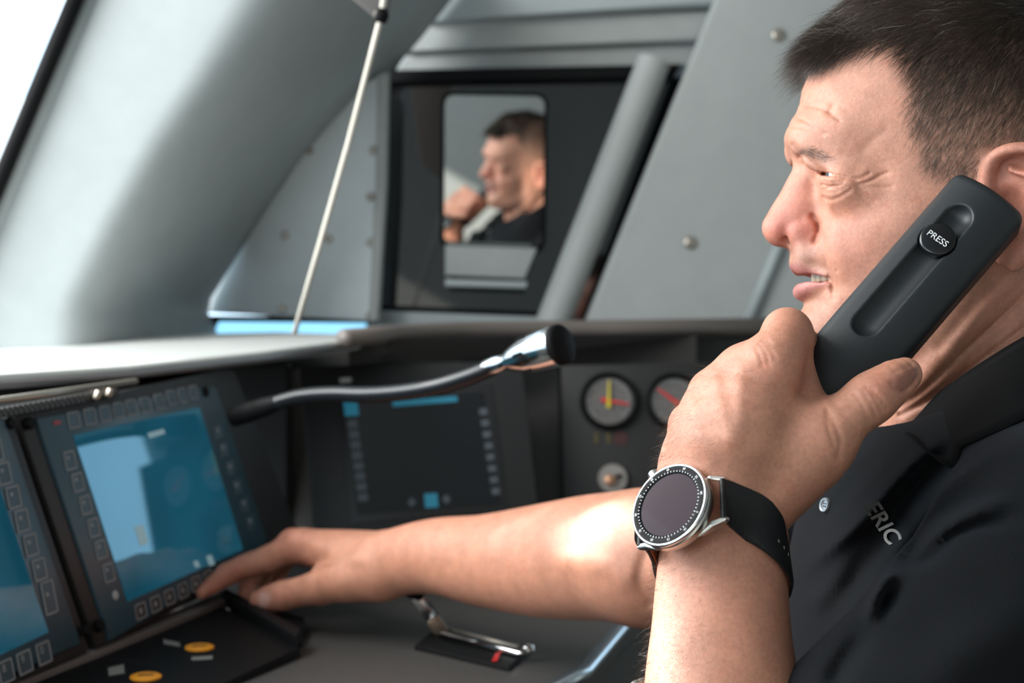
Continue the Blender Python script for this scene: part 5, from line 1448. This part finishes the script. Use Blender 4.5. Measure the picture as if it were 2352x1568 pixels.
# raised silver lettering laid on the cloth
M_LETTER = mat_new('silver_lettering', (0.30, 0.29, 0.27), 0.6, bump=0.4, bscale=1500)
def letters_on_cloth(s, px, py, deg, hpx, lift):
    cu = bpy.data.curves.new('lettering', 'FONT'); cu.body = s; cu.size = hpx / 0.7; cu.align_x = 'CENTER'; cu.align_y = 'CENTER'; cu.resolution_u = 5; cu.offset = 1.1; cu.extrude = 0.2; cu.shear = 0.12
    tmp = bpy.data.objects.new('lettering', cu); COL.objects.link(tmp); bpy.context.view_layer.update()
    me = bpy.data.meshes.new_from_object(tmp.evaluated_get(bpy.context.evaluated_depsgraph_get())); bpy.data.objects.remove(tmp)
    ca_, sa_ = math.cos(math.radians(deg)), math.sin(math.radians(deg))
    # the cloth's own slope where the word sits
    smp = np.array([(X, Y, shirt_hit(X, Y)[0][1]) for X in range(px - 30, px + 46, 6) for Y in range(py - 42, py + 56, 7)])
    def basis(X, Y):
        x_, y_ = (np.asarray(X) - px) / 40.0, (np.asarray(Y) - py) / 40.0
        return np.stack([np.ones_like(x_), x_, y_, x_ * x_, x_ * y_, y_ * y_], -1)
    ok_ = np.ones(len(smp), bool)
    for _ in range(4):
        cf_ = np.linalg.lstsq(basis(smp[ok_, 0], smp[ok_, 1]), smp[ok_, 2], rcond=None)[0]
        rs_ = smp[:, 2] - basis(smp[:, 0], smp[:, 1]) @ cf_
        ok_ = np.abs(rs_) < 0.003
    for v in me.vertices:
        x, y, z = v.co
        X = px + (x * ca_ + y * sa_); Y = py + (x * sa_ - y * ca_)
        v.co = V(P(X, Y, float(basis(X, Y) @ cf_) - (lift if z > 0 else -0.001)))
    return me
lt_me = letters_on_cloth('ERIC', 2026, 1200, 57, 36, 0.0022)
o = pchild('lettering', lt_me, M_LETTER, False); o.parent = shirt; tag(o, 'silver lettering')

# ================================================================== trousers and seat, below the picture's edge
M_TROUSER = mat_new('dark_trousers', (0.012, 0.013, 0.016), 0.9)
FP = Field()
FP.ell((0.36, 0.93, 0.64), (0.16, 0.20, 0.12), k=0.04)
for sgn in (-1, 1):
    y = 0.93 + sgn * 0.11
    FP.tube([(0.34, y, 0.64), (-0.10, y + sgn * .02, 0.63)], [0.09, 0.07], k=0.04)
    FP.tube([(-0.10, y + sgn * .02, 0.63), (-0.14, y + sgn * .02, 0.12)], [0.07, 0.05], k=0.03)
pv_, pq_ = sculpt(FP, (-0.26, 0.60, 0.03), (0.58, 1.30, 0.82), 0.008)
pchild('trousers', mesh_quads('trousers', pv_, pq_), M_TROUSER)
for sgn in (-1, 1):
    FQ = Field(); y = 0.93 + sgn * 0.13
    FQ.tube([(-0.12, y, 0.05), (-0.34, y, 0.035)], [0.048, 0.036], k=0.02); FQ.tube([(-0.14, y, 0.05), (-0.14, y, 0.14)], [0.046, 0.05], k=0.02)
    FQ.add('i', lambda p: -p[:, 2] + 0.002, 0.004)
    fv_, fq_ = sculpt(FQ, (-0.42, y - .08, -0.01), (-0.05, y + .08, 0.22), 0.007)
    pchild('shoe', mesh_quads('shoe', fv_, fq_), M_BLACKGLOSS)
M_SEAT = mat_new('seat_fabric', (0.02, 0.022, 0.028), 0.9, noise=0.3, nscale=200)
seat = empty('driver_chair', (0.36, 0.93, 0.0), 'dark upholstered driver seat under the man', 'chair')
bm = bmesh.new(); bm_box(bm, (0.34, 0.93, 0.47), np.array([1., 0, 0]), np.array([0, 1., 0]), np.array([0, 0, 1.]), 0.50, 0.50, 0.12, 0.04, 4); obj_bm('cushion', bm, M_SEAT, seat, True)
bx_ = unit([0.22, 0, 1.0]); bm = bmesh.new(); bm_box(bm, (0.70, 0.93, 0.86), unit([1, 0, -0.22]), np.array([0, 1., 0]), bx_, 0.10, 0.46, 0.66, 0.04, 4); obj_bm('backrest', bm, M_SEAT, seat, True)
bm = bmesh.new(); bm_lathe(bm, (0.36, 0.93, 0), (0, 0, 1), [(0, 0), (.22, 0), (.22, .03), (.06, .05), (.05, .42), (0, .42)], 32); obj_bm('pedestal', bm, M_BLACKGLOSS, seat, True, 40)

# ================================================================== hair
rng = np.random.default_rng(7)
def strands(name, roots, dirs, lens, bend, rad, mat, curl=0.0, segs=4):
    """Tapered three-sided hairs: roots, unit directions, lengths, bend vectors."""
    n = len(roots)
    t = np.linspace(0, 1, segs + 1)
    pts = roots[:, None] + dirs[:, None] * (t[None, :, None] * lens[:, None, None]) + bend[:, None] * (t[None, :, None] ** 2 * lens[:, None, None])
    if curl: pts[:, 1:] += rng.normal(0, curl, (n, segs, 3)) * lens[:, None, None]
    tan = dirs; ref = np.where(np.abs(tan[:, 2:3]) > 0.8, [[1.0, 0, 0]], [[0, 0, 1.0]])
    n1 = np.cross(tan, ref); n1 /= np.linalg.norm(n1, axis=1)[:, None]; n2 = np.cross(tan, n1)
    w = rad[:, None] * (1 - 0.85 * t[None, :] ** 2)
    ang = np.array([0, 2.094, 4.189])
    v = pts[:, :, None] + w[:, :, None, None] * (np.cos(ang)[None, None, :, None] * n1[:, None, None] + np.sin(ang)[None, None, :, None] * n2[:, None, None])
    v = v.reshape(-1, 3)
    q = []
    for i in range(segs):
        for k in range(3):
            q.append([i * 3 + k, i * 3 + (k + 1) % 3, (i + 1) * 3 + (k + 1) % 3, (i + 1) * 3 + k])
    q = np.array(q); q = (q[None] + (np.arange(n) * (segs + 1) * 3)[:, None, None]).reshape(-1, 4)
    o = pchild(name, mesh_quads(name, v, q), mat)
    o['kind'] = 'stuff'
    return o
def hair_mat(name, col, rough=0.30):
    m = bpy.data.materials.new(name); m.use_nodes = True
    b = m.node_tree.nodes['Principled BSDF']; b.inputs['Base Color'].default_value = (*col, 1); b.inputs['Roughness'].default_value = rough; b.inputs['Specular IOR Level'].default_value = 0.65
    return m
M_HAIR = hair_mat('dark_brown_hair', (0.034, 0.022, 0.015)); M_HAIRL = hair_mat('light_brown_hair', (0.13, 0.085, 0.058)); M_GREY = hair_mat('grey_hair', (0.42, 0.36, 0.29))
M_ARMHAIR = hair_mat('arm_hair', (0.10, 0.055, 0.03))
# faces of the head: centre, normal, area, where seen
fc = head_world[hq].mean(1); fe1 = head_world[hq[:, 2]] - head_world[hq[:, 0]]; fe2 = head_world[hq[:, 3]] - head_world[hq[:, 1]]
fn = np.cross(fe1, fe2); fa = np.linalg.norm(fn, axis=1); fn /= np.maximum(fa, 1e-12)[:, None]
fpx = hp[hq].mean(1); fside = head_local[hq].mean(1)[:, 1]
fsc = scalp[hq].mean(1) * ~((np.abs(fside) > 0.0765) & (fpx[:, 0] > 2240) & (fpx[:, 1] > 325))
near = fside > -0.02
def pick(wt, n):
    w = wt / wt.sum(); i = rng.choice(len(w), n, p=w)
    u = rng.random((n, 4)); u /= u.sum(1)[:, None]
    return i, (head_world[hq[i]] * u[:, :, None]).sum(1)
vis = fpx[:, 0] < 2480
def flow(i):
    """Combing direction on the head in world space and lift from the skin."""
    x, y = fpx[i, 0], fpx[i, 1]
    top = np.clip((150 - y) / 130, 0, 1) * np.clip((2330 - x) / 120, 0.25, 1)          # 1 on the crown and front, 0 at the temple
    d = HF[None] * (0.55 + 0.45 * top)[:, None] + HU[None] * (-0.85 + 0.75 * top)[:, None]
    d += rng.normal(0, 0.13, d.shape)
    d -= fn[i] * (d * fn[i]).sum(1)[:, None]; d /= np.linalg.norm(d, axis=1)[:, None]
    return d, top
def grow(name, wt, n, ln, rad, mat, lift=(0.30, 0.55), curl=0.018):
    i, r = pick(wt, n)
    d, top = flow(i)
    lf = lift[0] + (lift[1] - lift[0]) * top + rng.normal(0, 0.10, n)
    dd = d + fn[i] * np.maximum(lf, 0.08)[:, None]; dd /= np.linalg.norm(dd, axis=1)[:, None]
    lens = ln(fpx[i, 0], fpx[i, 1], top) * rng.uniform(0.7, 1.2, n)
    bend = -fn[i] * (lf * 0.7)[:, None] + np.array([0, 0, -0.12]) * top[:, None] + rng.normal(0, 0.10, (n, 3))
    return strands(name, r - fn[i] * 0.0004, dd, lens, bend, rad * rng.uniform(0.7, 1.15, n), mat, curl)
def len_all(x, y, top):
    edge = np.clip((y - 60) / 260, 0, 1)
    return 0.0075 + 0.0110 * (1 - edge) ** 1.2 + 0.013 * top * np.clip((2200 - x) / 250, 0, 1)
w0 = fa * fsc * np.where(near & vis, 1.0, 0.28)
sidew = np.clip((fpx[:, 1] - 120) / 180, 0, 1)
grow('hair', w0 * (1 - 0.93 * sidew), 25000, len_all, 0.000105, M_HAIR)
grow('hair', w0 * (0.08 + sidew), 21000, lambda x, y, t: len_all(x, y, t) * 1.15, 0.000052, M_HAIRL, lift=(0.20, 0.4), curl=0.012)
grow('grey_hair', w0 * (0.25 + sidew), 700, lambda x, y, t: len_all(x, y, t) * 1.05, 0.00010, M_GREY, lift=(0.32, 0.6), curl=0.012)
# forelock reaching out over the forehead
lock = fa * np.exp(-((fpx[:, 0] - 1925) / 45) ** 2 - ((fpx[:, 1] - 88) / 40) ** 2) * (fside > -0.045) * (fsc > 0.3)
i, r = pick(lock, 5200)
d = HF[None] * 1.0 + HU[None] * rng.normal(-0.05, 0.12, (len(i), 1)) + HS[None] * rng.normal(0.0, 0.22, (len(i), 1)) + fn[i] * rng.uniform(0.05, 0.5, (len(i), 1))
d /= np.linalg.norm(d, axis=1)[:, None]
strands('forelock', r, d, rng.uniform(0.015, 0.029, len(i)), np.array([[0.0, 0, -0.60]]) + rng.normal(0, 0.12, (len(i), 3)), 0.000105 * rng.uniform(0.7, 1.1, len(i)), M_HAIR, 0.02, 5)
i, r = pick(lock, 160)
d = HF[None] * 0.8 + HU[None] * rng.normal(0.25, 0.35, (len(i), 1)) + HS[None] * rng.normal(0.1, 0.35, (len(i), 1)) + fn[i] * 0.5
d /= np.linalg.norm(d, axis=1)[:, None]
strands('forelock', r, d, rng.uniform(0.014, 0.030, len(i)), np.array([[0.0, 0, -0.6]]) + rng.normal(0, 0.3, (len(i), 3)), np.full(len(i), 0.00008), M_GREY, 0.008, 6)
# eyebrows
fb = brow[hq].mean(1) * (fn @ HF > -0.3)
i, r = pick(fa * fb ** 2 * (1 + 2 * np.exp(-((fpx[:, 0] - 1850) / 24) ** 2)), 520)
sg = np.where(fside[i] >= 0, 1.0, -1.0)
d = -HF[None] * 0.75 + HU[None] * rng.normal(-0.05, 0.30, (len(i), 1)) + HS[None] * (sg * 0.35)[:, None] + fn[i] * 0.35
d /= np.linalg.norm(d, axis=1)[:, None]
strands('eyebrow', r, d, rng.uniform(0.003, 0.007, len(i)), -fn[i] * 0.2 + rng.normal(0, 0.12, (len(i), 3)), np.full(len(i), 0.00006), M_HAIR)
# hair of the left arm and hand
lc = lv[lq].mean(1); le1 = lv[lq[:, 2]] - lv[lq[:, 0]]; le2 = lv[lq[:, 3]] - lv[lq[:, 1]]
ln_ = np.cross(le1, le2); la = np.linalg.norm(ln_, axis=1); ln_ /= np.maximum(la, 1e-12)[:, None]
lpf = lpx[lq].mean(1)
wa = la * ((lpf[:, 1] > 840) & (lpf[:, 0] < 1800)) * (0.25 + 1.6 * np.exp(-((lpf[:, 0] - 1500) / 90) ** 2)) * ~((lpf[:, 1] > 1070) & (lpf[:, 1] < 1240))
i = rng.choice(len(wa), 3000, p=wa / wa.sum()); n = len(i)
d = np.array([[-0.45, 0.0, -0.55]]) + ln_[i] * 0.55 + rng.normal(0, 0.28, (n, 3)); d /= np.linalg.norm(d, axis=1)[:, None]
strands('arm_hair', lc[i], d, rng.uniform(0.003, 0.0095, n), rng.normal(0, 0.35, (n, 3)), np.full(n, 0.000038), M_ARMHAIR)
